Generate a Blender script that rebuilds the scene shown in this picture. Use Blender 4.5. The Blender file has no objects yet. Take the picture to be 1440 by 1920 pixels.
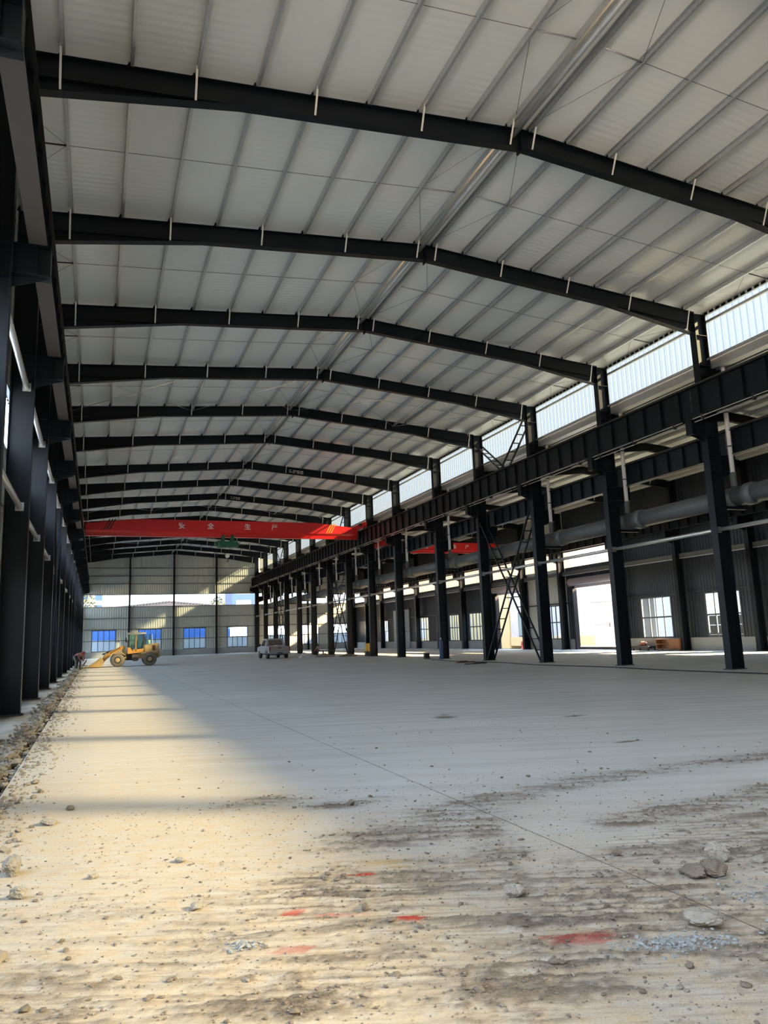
import bpy, math, random
import numpy as np
from mathutils import Vector, Matrix

random.seed(7)
RNG = np.random.default_rng(11)
SC = bpy.context.scene
COL = SC.collection

# ---------------------------------------------------------------- camera
FPX, YAW, PITCH, ROLL, HC = 1390.96, 0.3708, 0.1656, -0.0353, 1.58
def set_camera():
    cy, sy, cp, sp = math.cos(YAW), math.sin(YAW), math.cos(PITCH), math.sin(PITCH)
    f = Vector((sy*cp, cy*cp, sp)); r = Vector((cy, -sy, 0)); u = r.cross(f)
    c, s = math.cos(ROLL), math.sin(ROLL)
    r2 = r*c + u*s; u2 = u*c - r*s
    cam = bpy.data.cameras.new('camera'); o = bpy.data.objects.new('camera', cam)
    cam.sensor_fit = 'HORIZONTAL'; cam.sensor_width = 36.0; cam.lens = FPX/1440*36.0
    cam.clip_start = 0.05; cam.clip_end = 800
    M = Matrix(((r2.x, u2.x, -f.x, 0), (r2.y, u2.y, -f.y, 0), (r2.z, u2.z, -f.z, HC), (0, 0, 0, 1)))
    o.matrix_world = M
    COL.objects.link(o); SC.camera = o
set_camera()

# ---------------------------------------------------------------- world, sun, exposure
world = bpy.data.worlds.new('sky'); SC.world = world; world.use_nodes = True
wn = world.node_tree; wn.nodes.clear()
w_out = wn.nodes.new('ShaderNodeOutputWorld'); w_bg = wn.nodes.new('ShaderNodeBackground')
w_tc = wn.nodes.new('ShaderNodeTexCoord'); w_sep = wn.nodes.new('ShaderNodeSeparateXYZ'); w_ramp = wn.nodes.new('ShaderNodeValToRGB')
w_ramp.color_ramp.elements[0].position = 0.0; w_ramp.color_ramp.elements[0].color = (0.91, 0.945, 1.0, 1)
w_ramp.color_ramp.elements[1].position = 0.9; w_ramp.color_ramp.elements[1].color = (0.60, 0.76, 1.0, 1)
wn.links.new(w_tc.outputs['Generated'], w_sep.inputs[0]); wn.links.new(w_sep.outputs['Z'], w_ramp.inputs[0])
wn.links.new(w_ramp.outputs[0], w_bg.inputs[0]); wn.links.new(w_bg.outputs[0], w_out.inputs[0])
w_bg.inputs[1].default_value = 2.4
sun = bpy.data.lights.new('sun', 'SUN'); sun.energy = 40.0; sun.color = (1.0, 0.68, 0.35); sun.angle = math.radians(1.6)
sun_o = bpy.data.objects.new('sun', sun); COL.objects.link(sun_o)
SUN_DIR = Vector((-1.0, 0.55, -0.585))
sun_o.rotation_euler = SUN_DIR.to_track_quat('-Z', 'Y').to_euler(); sun_o.location = (60, -20, 60)
SC.view_settings.view_transform = 'Standard'; SC.view_settings.look = 'None'
SC.view_settings.gamma = 1.0; SC.view_settings.use_curve_mapping = False
SC.view_settings.exposure = 2.15
SC.cycles.max_bounces = 10; SC.cycles.diffuse_bounces = 5; SC.cycles.glossy_bounces = 3; SC.cycles.adaptive_threshold = 0.02; SC.cycles.transparent_max_bounces = 16
SC.cycles.use_denoising = True; SC.cycles.caustics_reflective = False; SC.cycles.caustics_refractive = False

# ---------------------------------------------------------------- helpers
class MB:
    """collects shapes for one mesh"""
    def __init__(s): s.v = []; s.f = []; s.sm = []
    def poly(s, vs, fs, smooth=False):
        b = len(s.v); s.v += [tuple(map(float, p)) for p in vs]
        for f in fs: s.f.append(tuple(i+b for i in f)); s.sm.append(smooth)
        return s
    def box(s, x0, x1, y0, y1, z0, z1):
        return s.poly([(x0,y0,z0),(x1,y0,z0),(x1,y1,z0),(x0,y1,z0),(x0,y0,z1),(x1,y0,z1),(x1,y1,z1),(x0,y1,z1)],
                      [(0,3,2,1),(4,5,6,7),(0,1,5,4),(1,2,6,5),(2,3,7,6),(3,0,4,7)])
    def bar(s, a, b, w, h, up=(0,0,1)):
        a, b = Vector(a), Vector(b); d = (b-a).normalized(); up = Vector(up)
        if abs(d.dot(up)) > 0.99: up = Vector((1,0,0))
        r = d.cross(up).normalized(); u = r.cross(d).normalized()
        vs = []
        for p in (a, b):
            for (i, j) in ((-1,-1),(1,-1),(1,1),(-1,1)): vs.append(p + r*(i*w/2) + u*(j*h/2))
        return s.poly(vs, [(0,3,2,1),(4,5,6,7),(0,1,5,4),(1,2,6,5),(2,3,7,6),(3,0,4,7)])
    def prism(s, pts, axis, c0, c1):
        """extrude a 2-d outline along axis ('x','y','z') from c0 to c1"""
        def P(p, c):
            a, b = p
            return (c,a,b) if axis == 'x' else ((a,c,b) if axis == 'y' else (a,b,c))
        n = len(pts); vs = [P(p, c0) for p in pts] + [P(p, c1) for p in pts]
        fs = [tuple(range(n))[::-1], tuple(range(n, 2*n))] + [(i, (i+1) % n, (i+1) % n+n, i+n) for i in range(n)]
        return s.poly(vs, fs)
    def tube(s, pts, rad, n=10, caps=True, smooth=True):
        pts = [Vector(p) for p in pts]; m = len(pts)
        rads = rad if isinstance(rad, (list, tuple)) else [rad]*m
        vs = []; ref = None
        for i, p in enumerate(pts):
            d = (pts[min(i+1, m-1)] - pts[max(i-1, 0)]).normalized()
            if ref is None: ref = Vector((0,0,1)) if abs(d.z) < 0.9 else Vector((1,0,0))
            r = d.cross(ref).normalized(); u = r.cross(d).normalized(); ref = u
            for k in range(n):
                a = 2*math.pi*k/n; vs.append(p + (r*math.cos(a) + u*math.sin(a))*rads[i])
        b = len(s.v); s.v += [tuple(p) for p in vs]
        for i in range(m-1):
            for k in range(n):
                k2 = (k+1) % n
                s.f.append((b+i*n+k, b+i*n+k2, b+(i+1)*n+k2, b+(i+1)*n+k)); s.sm.append(smooth)
        if caps:
            s.f.append(tuple(b+k for k in range(n))[::-1]); s.sm.append(False)
            s.f.append(tuple(b+(m-1)*n+k for k in range(n))); s.sm.append(False)
        return s
    def lathe(s, prof, c, axis='x', n=20, smooth=True):
        """profile (r, t) spun about an axis through c"""
        vs = []
        for r, t in prof:
            for k in range(n):
                a = 2*math.pi*k/n; p, q = r*math.cos(a), r*math.sin(a)
                d = (t,p,q) if axis == 'x' else ((p,t,q) if axis == 'y' else (p,q,t))
                vs.append((c[0]+d[0], c[1]+d[1], c[2]+d[2]))
        b = len(s.v); s.v += vs; m = len(prof)
        for i in range(m-1):
            for k in range(n):
                k2 = (k+1) % n
                s.f.append((b+i*n+k, b+i*n+k2, b+(i+1)*n+k2, b+(i+1)*n+k)); s.sm.append(smooth)
        s.f.append(tuple(b+k for k in range(n))); s.sm.append(False)
        s.f.append(tuple(b+(m-1)*n+k for k in range(n))); s.sm.append(False)
        return s
    def mesh(s, name, mat):
        me = bpy.data.meshes.new(name); me.from_pydata(s.v, [], s.f)
        me.polygons.foreach_set('use_smooth', s.sm); 
        me.materials.append(mat); me.validate(); me.update()
        return me
    def build(s, name, mat, parent=None, loc=None):
        return link(name, s.mesh(name, mat), parent, loc)

def link(name, me, parent=None, loc=None):
    o = bpy.data.objects.new(name, me); COL.objects.link(o)
    if parent is not None: o.parent = parent
    if loc is not None: o.location = loc
    return o
def tag(o, label, cat, group=None, kind=None):
    o['label'] = label; o['category'] = cat
    if group: o['group'] = group
    if kind: o['kind'] = kind
    return o
def thing(name, loc, label, cat, group=None, kind='thing', rz=0.0):
    o = bpy.data.objects.new(name, None); COL.objects.link(o)
    o.location = loc; o.rotation_euler = (0, 0, rz); o.empty_display_size = 0.2
    return tag(o, label, cat, group, kind)
ORD = ('first second third fourth fifth sixth seventh eighth ninth tenth eleventh twelfth thirteenth fourteenth fifteenth sixteenth '
       'seventeenth eighteenth nineteenth twentieth').split()

# ---------------------------------------------------------------- materials
def new_mat(name):
    m = bpy.data.materials.new(name); m.use_nodes = True
    nt = m.node_tree; return m, nt, nt.nodes['Principled BSDF']
def N(nt, typ, **kw):
    n = nt.nodes.new(typ)
    for k, v in kw.items(): setattr(n, k, v)
    return n
def simple(name, col, rough=0.5, metal=0.0, var=0.12, scale=3.0, spec=0.5, bump=0.0, bscale=40.0):
    """flat colour with a little procedural mottling"""
    m, nt, b = new_mat(name)
    tc = N(nt, 'ShaderNodeTexCoord'); no = N(nt, 'ShaderNodeTexNoise'); no.inputs['Scale'].default_value = scale; no.inputs['Detail'].default_value = 4
    mix = N(nt, 'ShaderNodeMix', data_type='RGBA'); 
    mix.inputs[6].default_value = tuple(c*(1-var) for c in col) + (1,); mix.inputs[7].default_value = tuple(min(1, c*(1+var)) for c in col) + (1,)
    nt.links.new(tc.outputs['Object'], no.inputs['Vector']); nt.links.new(no.outputs['Fac'], mix.inputs[0]); nt.links.new(mix.outputs[2], b.inputs['Base Color'])
    b.inputs['Roughness'].default_value = rough; b.inputs['Metallic'].default_value = metal; b.inputs['Specular IOR Level'].default_value = spec
    if bump:
        n2 = N(nt, 'ShaderNodeTexNoise'); n2.inputs['Scale'].default_value = bscale; bp = N(nt, 'ShaderNodeBump'); bp.inputs['Strength'].default_value = bump
        nt.links.new(tc.outputs['Object'], n2.inputs['Vector']); nt.links.new(n2.outputs['Fac'], bp.inputs['Height']); nt.links.new(bp.outputs[0], b.inputs['Normal'])
    return m
M = {}
M['steel'] = simple('navy_steel_paint', (0.0050, 0.0074, 0.0110), 0.40, var=0.2, scale=0.7, spec=0.24)
M['flange_brown'] = simple('brown_flange_steel', (0.085, 0.066, 0.054), 0.7, var=0.15, scale=1.5)  # plain brown for the bottom flanges of the left runway beams
M['galv'] = simple('galvanised_steel', (0.54, 0.55, 0.55), 0.36, metal=0.72, var=0.25, scale=14)
M['pipe'] = simple('galvanised_pipe', (0.62, 0.62, 0.60), 0.32, metal=0.7, var=0.15, scale=9)
M['white_paint'] = simple('white_paint', (0.75, 0.75, 0.72), 0.5)
M['pvc'] = simple('white_pvc', (0.70, 0.66, 0.62), 0.4, var=0.08)
M['pvc_grey'] = simple('grey_pvc', (0.10, 0.11, 0.11), 0.42, var=0.1)
M['drain'] = simple('grey_drain_pipe', (0.085, 0.094, 0.09), 0.5, var=0.25, scale=1.5)
M['red'] = simple('crane_red', (0.62, 0.018, 0.020), 0.32, var=0.08)
M['char_white'] = simple('white_lettering', (0.85, 0.80, 0.78), 0.5)
M['green'] = simple('hoist_green', (0.012, 0.10, 0.062), 0.4, var=0.2)
M['black'] = simple('black_rubber', (0.015, 0.015, 0.016), 0.6)
M['dark'] = simple('dark_iron', (0.03, 0.028, 0.026), 0.6, var=0.3)
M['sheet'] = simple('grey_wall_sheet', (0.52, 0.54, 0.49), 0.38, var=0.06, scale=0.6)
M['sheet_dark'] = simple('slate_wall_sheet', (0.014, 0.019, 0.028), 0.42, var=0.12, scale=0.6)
M['plinth'] = simple('plinth_render', (0.33, 0.33, 0.31), 0.85, var=0.2, scale=1.2, bump=0.15)
M['girt'] = simple('girt_steel', (0.15, 0.155, 0.15), 0.5, metal=0.3, var=0.15)
M['frame'] = simple('window_frame', (0.05, 0.06, 0.08), 0.4)
M['shutter'] = simple('shutter_lilac', (0.42, 0.38, 0.44), 0.45, var=0.05)
M['out_white'] = simple('outside_white', (0.66, 0.61, 0.62), 0.7, var=0.06, scale=0.8)
M['out_yellow'] = simple('outside_yellow', (0.80, 0.58, 0.30), 0.8, var=0.06)
M['out_blue'] = simple('outside_blue', (0.030, 0.105, 0.34), 0.5, var=0.08)
M['out_grey'] = simple('outside_grey', (0.26, 0.28, 0.31), 0.8, var=0.1)
M['out_ground'] = simple('outside_ground', (0.34, 0.335, 0.32), 0.9, var=0.15, scale=0.5)
M['foliage'] = simple('foliage', (0.07, 0.11, 0.05), 0.8, var=0.4)

def glass_mat(name, tint, gloss=0.02):
    m = bpy.data.materials.new(name); m.use_nodes = True; nt = m.node_tree; nt.nodes.clear()
    out = N(nt, 'ShaderNodeOutputMaterial'); tr = N(nt, 'ShaderNodeBsdfTransparent'); gl = N(nt, 'ShaderNodeBsdfGlossy'); mx = N(nt, 'ShaderNodeMixShader')
    tr.inputs[0].default_value = tint + (1,); gl.inputs['Roughness'].default_value = 0.12; mx.inputs[0].default_value = gloss
    nt.links.new(tr.outputs[0], mx.inputs[1]); nt.links.new(gl.outputs[0], mx.inputs[2]); nt.links.new(mx.outputs[0], out.inputs[0])
    return m
M['glass'] = glass_mat('window_glass', (0.82, 0.90, 0.95))
M['cab_glass'] = glass_mat('cab_glass', (0.62, 0.80, 0.76), 0.12)
M['car_glass'] = glass_mat('car_glass', (0.05, 0.06, 0.07), 0.25)
def frp_mat(name, clear, tint, tcol):
    """clear ribbed plastic sheet: part see-through, part scattering"""
    m = bpy.data.materials.new(name); m.use_nodes = True; nt = m.node_tree; nt.nodes.clear()
    out = N(nt, 'ShaderNodeOutputMaterial'); tr = N(nt, 'ShaderNodeBsdfTransparent'); tl = N(nt, 'ShaderNodeBsdfTranslucent'); mx = N(nt, 'ShaderNodeMixShader')
    tr.inputs[0].default_value = tint + (1,); tl.inputs[0].default_value = tcol + (1,); mx.inputs[0].default_value = 1-clear
    nt.links.new(tr.outputs[0], mx.inputs[1]); nt.links.new(tl.outputs[0], mx.inputs[2]); nt.links.new(mx.outputs[0], out.inputs[0])
    return m
M['frp'] = frp_mat('clear_ribbed_plastic', 0.92, (0.78, 0.85, 0.90), (0.7, 0.76, 0.80))
M['frp_end'] = frp_mat('hazy_ribbed_plastic', 0.94, (0.19, 0.20, 0.21), (0.4, 0.42, 0.44))
M['frp_side'] = frp_mat('milky_ribbed_plastic', 0.92, (0.33, 0.33, 0.335), (0.4, 0.42, 0.44))
M['frp_blue'] = frp_mat('tinted_ribbed_plastic', 0.965, (0.055, 0.068, 0.077), (0.22, 0.27, 0.30))

def roof_mat():
    m, nt, b = new_mat('foil_roof_lining')
    tc = N(nt, 'ShaderNodeTexCoord'); sep = N(nt, 'ShaderNodeSeparateXYZ'); nt.links.new(tc.outputs['Object'], sep.inputs[0])
    # ribs of the sheet run down the slope: a wave along y, its depth patchy
    wv = N(nt, 'ShaderNodeMath', operation='SINE'); ml = N(nt, 'ShaderNodeMath', operation='MULTIPLY'); ml.inputs[1].default_value = 2*math.pi/0.20
    nt.links.new(sep.outputs['Y'], ml.inputs[0]); nt.links.new(ml.outputs[0], wv.inputs[0])
    no = N(nt, 'ShaderNodeTexNoise'); no.inputs['Scale'].default_value = 0.35; no.inputs['Detail'].default_value = 3; nt.links.new(tc.outputs['Object'], no.inputs['Vector'])
    amp = N(nt, 'ShaderNodeMapRange'); amp.inputs[1].default_value = 0.42; amp.inputs[2].default_value = 0.62; amp.inputs[3].default_value = 0.12; amp.inputs[4].default_value = 1.0
    nt.links.new(no.outputs['Fac'], amp.inputs[0])
    pr = N(nt, 'ShaderNodeMath', operation='MULTIPLY'); nt.links.new(wv.outputs[0], pr.inputs[0]); nt.links.new(amp.outputs[0], pr.inputs[1])
    big = N(nt, 'ShaderNodeTexNoise'); big.inputs['Scale'].default_value = 0.9; nt.links.new(tc.outputs['Object'], big.inputs['Vector'])
    ad = N(nt, 'ShaderNodeMath', operation='MULTIPLY_ADD'); ad.inputs[1].default_value = 9.0; nt.links.new(big.outputs['Fac'], ad.inputs[0]); nt.links.new(pr.outputs[0], ad.inputs[2])
    bp = N(nt, 'ShaderNodeBump'); bp.inputs['Strength'].default_value = 0.55; bp.inputs['Distance'].default_value = 0.006
    nt.links.new(ad.outputs[0], bp.inputs['Height']); nt.links.new(bp.outputs[0], b.inputs['Normal'])
    cr = N(nt, 'ShaderNodeMix', data_type='RGBA'); cr.inputs[6].default_value = (0.80, 0.83, 0.80, 1); cr.inputs[7].default_value = (0.87, 0.90, 0.87, 1)
    nt.links.new(no.outputs['Fac'], cr.inputs[0]); nt.links.new(cr.outputs[2], b.inputs['Base Color'])
    b.inputs['Roughness'].default_value = 0.34; b.inputs['Metallic'].default_value = 0.05
    return m
M['roof'] = roof_mat()

# ---------------------------------------------------------------- hall dimensions (metres)
Y0, BAY, LONG = 14.5676, 5.9183, 7.3067
def Y(k): return Y0 + BAY*k + (LONG-BAY if k > 5 else 0)
KMIN, KMAX = -3, 15
YEND, YNEAR = Y(15)+0.36, -9.3
XL, XR = -1.67, 20.72          # inner faces of the two main column rows
CD = 0.57                      # column depth
XRIDGE = 9.70
XW = 35.80                     # far wall of the side aisle
def ztop(x): return 14.15 - 0.08*abs(x-XRIDGE)          # top of the main rafters
XAR = 28.4
def zatop(x): return 11.70 - 0.09*abs(x-XAR)            # top of the aisle rafters
# ---------------------------------------------------------------- wall sheets
def corrugate(mb, rects, place, pitch=0.25, dep=0.035, phase=0.0):
    """rects (u0,u1,v0,v1); place(u, v, d) -> world point; d is the rib height"""
    def d(t):
        t = ((t-phase) % pitch)/pitch
        return 0.0 if t <= .55 else (dep*(t-.55)/.10 if t < .65 else (dep if t <= .90 else dep*(1-(t-.90)/.10)))
    for u0, u1, v0, v1 in rects:
        us = {u0, u1}; i = math.floor((u0-phase)/pitch)-1
        while phase+i*pitch < u1+pitch:
            for q in (0, .55, .65, .90):
                u = phase+(i+q)*pitch
                if u0 < u < u1: us.add(u)
            i += 1
        us = sorted(us); vs = [place(u, v0, d(u)) for u in us] + [place(u, v1, d(u)) for u in us]; n = len(us)
        mb.poly(vs, [(i, i+1, n+i+1, n+i) for i in range(n-1)])
def cut(u0, u1, v0, v1, holes):
    us = sorted({u0, u1} | {h for q in holes for h in q[:2] if u0 < h < u1}); out = []
    for a, b in zip(us, us[1:]):
        m = (a+b)/2; hs = sorted((q[2], q[3]) for q in holes if q[0] < m < q[1]); z = v0
        for h0, h1 in hs:
            if h0 > z: out.append((a, b, z, min(h0, v1)))
            z = max(z, h1)
        if z < v1: out.append((a, b, z, v1))
    return out

BAND0, BAND1 = 6.65, 8.16
WIN0, WIN1 = 0.80, 3.60
PLINTH = 0.80
win_count = 0
pane_cache = {}
def make_window(axis, c, u0, u1, z0, z1, cols, rows, label, inward):
    """frame, mullions and panes of one window; axis 'x' lies in an x-z wall at y=c, 'y' in a y-z wall at x=c"""
    global win_count
    win_count += 1
    loc = (u0, c, z0) if axis == 'x' else (c, u0, z0)
    t = thing('window_%d' % win_count, loc, label, 'window', None, 'structure')
    W, H = u1-u0, z1-z0
    def bx(mb, a0, a1, d0, d1, b0, b1):
        if axis == 'x': mb.box(a0, a1, d0, d1, b0, b1)
        else: mb.box(d0, d1, a0, a1, b0, b1)
    key = (axis, round(W, 2), round(H, 2), cols, rows, inward)
    if key not in pane_cache:
        f = MB(); e = 0.09
        for (a0, a1, b0, b1) in ((0, W, 0, e), (0, W, H-e, H), (0, e, e, H-e), (W-e, W, e, H-e)): bx(f, a0, a1, -0.05, 0.05, b0, b1)
        mv = MB(); bx(mv, -0.04, 0.04, -0.035, 0.035, e, H-e)
        mh = MB(); bx(mh, e, W-e, -0.04, 0.04, -0.05, 0.05)
        pw, ph = (W-2*e)/cols, (H-2*e)/rows
        p = MB(); bx(p, 0.0, pw, -0.004, 0.004, 0.0, ph)
        pane_cache[key] = (f.mesh('frame', M['frame']), mv.mesh('mullion', M['frame']), mh.mesh('transom', M['frame']), p.mesh('pane', M['glass']), pw, ph, e)
    f, mv, mh, p, pw, ph, e = pane_cache[key]
    link('frame', f, t)
    for i in range(1, cols):
        u = e+pw*i; link('mullion', mv, t, (u, 0, 0) if axis == 'x' else (0, u, 0))
    for j in range(1, rows): link('transom', mh, t, (0, 0, e+ph*j))
    for i in range(cols):
        for j in range(rows):
            u = e+pw*i; link('pane', p, t, (u, 0, e+ph*j) if axis == 'x' else (0, u, e+ph*j))
    return t

# ---- end wall
END_WIN = [(-0.60, 2.40), (5.20, 8.15), (11.0, 14.0), (16.9, 19.75), (22.25, 25.1), (27.1, 30.05), (32.2, 34.9)]
wall_end = thing('wall_end', (9.7, YEND, 0), 'grey ribbed sheet end wall with a row of windows and a clear band', 'wall', None, 'structure')
segs = [(-2.35, 4.0), (4.0, 9.7), (9.7, 15.4), (15.4, 21.0), (21.0, 28.4), (28.4, XW)]
def gable(u): return (ztop(u)+0.20) if u < 21.3 else (zatop(u)+0.20)
for a, b in segs:
    holes = [(w0, w1, WIN0, WIN1) for w0, w1 in END_WIN] + [(-9, 99, BAND0, BAND1)]
    mb = MB(); top = min(gable(a+.01), gable(b-.01))
    corrugate(mb, cut(a, b, PLINTH, top, holes), lambda u, v, d: (u-9.7, -d, v), 0.30, 0.04)
    if abs(gable(a+.01)-gable(b-.01)) > .05:
        up = max(gable(a+.01), gable(b-.01)); lo = a if gable(a+.01) < gable(b-.01) else b; hi = b if lo == a else a
        mb.poly([(lo-9.7, 0.01, top), (hi-9.7, 0.01, top), (hi-9.7, 0.01, up)], [(0, 1, 2)])
    mb.build('sheet_panel', M['sheet'], wall_end)
    fb = MB(); corrugate(fb, [(a, b, BAND0, BAND1)], lambda u, v, d: (u-9.7, 0.02-d, v), 0.30, 0.04); fb.build('clear_panel', M['frp_end'], wall_end)
    pl = MB(); pl.box(a-9.7, b-9.7, -0.08, 0.16, 0, PLINTH); pl.build('plinth', M['plinth'], wall_end)
gz = [2.2, 3.66, 5.11, BAND0-0.05, BAND1+0.05, 9.63, 10.70, 11.77]
for z in gz:
    for a, b in segs:
        if z > min(gable(a+.1), gable(b-.1))-.3: continue
        if z < 3.0:
            runs = []; cur = a
            for w0, w1 in END_WIN:
                if w0 < b and w1 > a: runs.append((cur, max(a, w0))); cur = min(b, w1)
            runs.append((cur, b))
        else: runs = [(a, b)]
        for r0, r1 in runs:
            if r1-r0 > .3: MB().box(r0-9.7, r1-9.7, -0.14, -0.045, z-0.045, z+0.045).build('girt', M['girt'], wall_end)
for i, x in enumerate((4.0, 9.7, 15.4)):
    t = thing('gable_column', (x, YEND-0.34, 0), 'slim steel gable post on the end wall, %s from the left' % ORD[i], 'column', 'gable posts of the end wall')
    h = ztop(x)-0.5
    MB().box(-.10, .10, -.20, -.185, 0, h).build('flange', M['steel'], t); MB().box(-.10, .10, .185, .20, 0, h).build('flange', M['steel'], t)
    MB().box(-.006, .006, -.185, .185, 0, h).build('web', M['steel'], t)
t = thing('gable_column', (28.4, YEND-0.34, 0), 'slim steel gable post on the end wall of the side aisle', 'column', 'gable posts of the end wall')
MB().box(-.10, .10, -.20, -.185, 0, 11.1).build('flange', M['steel'], t); MB().box(-.10, .10, .185, .20, 0, 11.1).build('flange', M['steel'], t); MB().box(-.006, .006, -.185, .185, 0, 11.1).build('web', M['steel'], t)
for i, (w0, w1) in enumerate(END_WIN):
    make_window('x', YEND, w0, w1, WIN0, WIN1, 4, 2, 'eight-pane window in the end wall, %s counted from the left' % ORD[i], -1)

# ---- left wall
wall_left = thing('wall_left', (-2.42, 0, 0), 'ribbed sheet side wall behind the left column row', 'wall', None, 'structure')
lw_win = []
for k in range(-4, 15):
    a = max(Y(k), YNEAR) if k > -4 else YNEAR; b = Y(k+1)
    m = (a+b)/2; w = (m-1.5, m+1.5)
    if k > -3: lw_win.append(w)
    holes = [(w[0], w[1], WIN0, WIN1)] if k > -4 else []
    if k <= -3: holes = [(-99, 99, 3.0, 12.2)]      # unseen opening made up to let sky light in
    mb = MB(); corrugate(mb, cut(a, b, PLINTH, ztop(-2.4)+0.20, holes+[(-99, 200, BAND0, BAND1)]), lambda u, v, d: (-d if False else d, u, v), 0.30, 0.04); mb.build('sheet_panel', M['sheet'], wall_left)
    if k > -3: fb = MB(); corrugate(fb, [(a, b, BAND0, BAND1)], lambda u, v, d: (d-0.02, u, v), 0.30, 0.04); fb.build('clear_panel', M['frp'], wall_left)
    MB().box(-.16, .06, a, b, 0, PLINTH).build('plinth', M['plinth'], wall_left)
    for z in (3.66, 5.11, BAND0-.05, BAND1+.05, 9.7, 11.5): MB().box(.05, .15, a, b, z-.045, z+.045).build('girt', M['galv'], wall_left)
for i, w in enumerate(lw_win):
    make_window('y', -2.42, w[0], w[1], WIN0, WIN1, 4, 2, 'window in the left side wall between columns, %s from the near end' % ORD[i], 1)

# ---- far wall of the side aisle
RW_WIN = [(27.9, 30.8), (33.9, 36.7), (39.7, 42.7), (51.95, 54.6), (65.9, 68.9), (71.2, 73.6), (79.0, 82.0), (92.0, 94.6), (98.2, 101.2)]
DOOR1, DOOR2, DOOR3 = (45.0, 50.4, 4.95), (57.9, 62.9, 5.15), (84.4, 89.5, 4.7)
RB0, RB1 = 6.55, 7.80
wall_right = thing('wall_right', (XW, 0, 0), 'dark ribbed sheet wall along the far side of the right aisle', 'wall', None, 'structure')
edges = [YNEAR] + [Y(k) for k in range(-3, 16)]; edges[-1] = YEND
for a, b in zip(edges, edges[1:]):
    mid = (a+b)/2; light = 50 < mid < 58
    holes = [(w0, w1, WIN0, WIN1) for w0, w1 in RW_WIN] + [(DOOR1[0], DOOR1[1], 0, DOOR1[2]), (DOOR2[0], DOOR2[1], 0, DOOR2[2])]
    band = a > 43
    if band: holes = [h for h in holes] + [(-99, 200, RB0, RB1)]
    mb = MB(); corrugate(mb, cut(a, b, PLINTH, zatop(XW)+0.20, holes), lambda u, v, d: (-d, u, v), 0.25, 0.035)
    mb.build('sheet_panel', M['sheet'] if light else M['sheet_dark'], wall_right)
    if band:
        fb = MB(); corrugate(fb, [(a, b, RB0, RB1)], lambda u, v, d: (0.02-d, u, v), 0.30, 0.04); fb.build('clear_panel', M['frp_side'], wall_right)
    for r0, r1, _, _ in cut(a, b, 0, PLINTH, [(DOOR1[0], DOOR1[1], 0, 2), (DOOR2[0], DOOR2[1], 0, 2)]):
        MB().box(-.10, .16, r0, r1, 0, PLINTH).build('plinth', M['plinth'], wall_right)
    MB().box(-.34, -.06, a, b, 5.92, 6.22).build('cable_tray', M['drain'], wall_right)
    MB().box(-.36, -.33, a, b, 5.88, 5.93).build('tray_lip', M['pipe'], wall_right)
    for z in (3.70, 9.4): 
        for r0, r1, _, _ in cut(a, b, z-.05, z+.05, [(DOOR1[0], DOOR1[1], 0, 5), (DOOR2[0], DOOR2[1], 0, 5)]):
            MB().box(-.15, -.04, r0, r1, z-.05, z+.05).build('girt', M['sheet_dark'], wall_right)
rwn = ['beyond the frame edge', 'half hidden behind the nearest column in view', 'above the wooden cabinet', 'between the two shutter doors', 'dim behind the ladder brace',
       'dim and narrow past the second shutter door', 'bright and barred, before the pale sliding door', 'bright, past the pale sliding door', 'nearest the end wall']
for (w0, w1), s in zip(RW_WIN, rwn):
    make_window('y', XW, w0, w1, WIN0, WIN1, 4, 2, 'aisle wall window %s' % s, -1)
for i, (d, lab) in enumerate(((DOOR1, 'open shutter doorway with lilac roller box, near the wooden cabinet'), (DOOR2, 'open shutter doorway with lilac roller box, behind the ladder brace'))):
    t = thing('door_%d' % (i+1), (XW, d[0], 0), lab, 'door', None, 'structure'); w = d[1]-d[0]
    for u in (0, w): MB().box(-.28, .10, u-.09, u+.09, 0, d[2]+.1).build('jamb', M['steel'], t)
    MB().lathe([(.30, -.1), (.30, w+.1)], (-.34, 0, d[2]+.36), 'y', 18).build('roller', M['shutter'], t)
    for u in (-.12, w+.12): MB().box(-.66, -.02, u-.03, u+.03, d[2]-.02, d[2]+.72).build('bracket', M['dark'], t)
    MB().box(-.09, -.02, 0.1, w-.1, d[2]-.12, d[2]+.06).build('shutter_edge', M['shutter'], t)
t = thing('door_3', (XW-.16, DOOR3[0], 0), 'pale grey sliding door leaves on the dark aisle wall', 'door', None, 'structure')
for i, (a, b) in enumerate(((0, 2.0), (3.6, 5.1))):
    MB().box(-.06, .06, a, b, 0.03, DOOR3[2]).build('leaf', simple('door_grey', (.30, .33, .37), .5), t)
    MB().box(-.09, -.06, a, b, 2.0, 2.06).build('rail', M['frame'], t)
MB().box(-.10, .08, -.3, 5.4, DOOR3[2], DOOR3[2]+.14).build('track', M['dark'], t)

# ---- near end behind the camera: unseen gable, closed to keep sun bounce out
wall_near = thing('wall_near', (28.4, YNEAR, 0), 'ribbed sheet gable closing the near end behind the camera', 'wall', None, 'structure')
mb = MB(); corrugate(mb, [(21.0, XW, 0, 11.1)], lambda u, v, d: (u-28.4, d, v), 0.30, 0.04); mb.build('sheet_panel', M['sheet_dark'], wall_near)
mb = MB(); corrugate(mb, [(-2.4, 21.0, 0, 13.2)], lambda u, v, d: (u-28.4, d, v), 0.30, 0.04); mb.poly([(9.7-28.4, 0, 13.2), (21.4-28.4, 0, 13.2), (9.7-28.4, 0, 14.3), (-2.5-28.4, 0, 13.35), (-2.5-28.4, 0, 13.2)], [(0, 1, 2, 3, 4)]); mb.build('sheet_panel', M['sheet'], wall_near)

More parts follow.
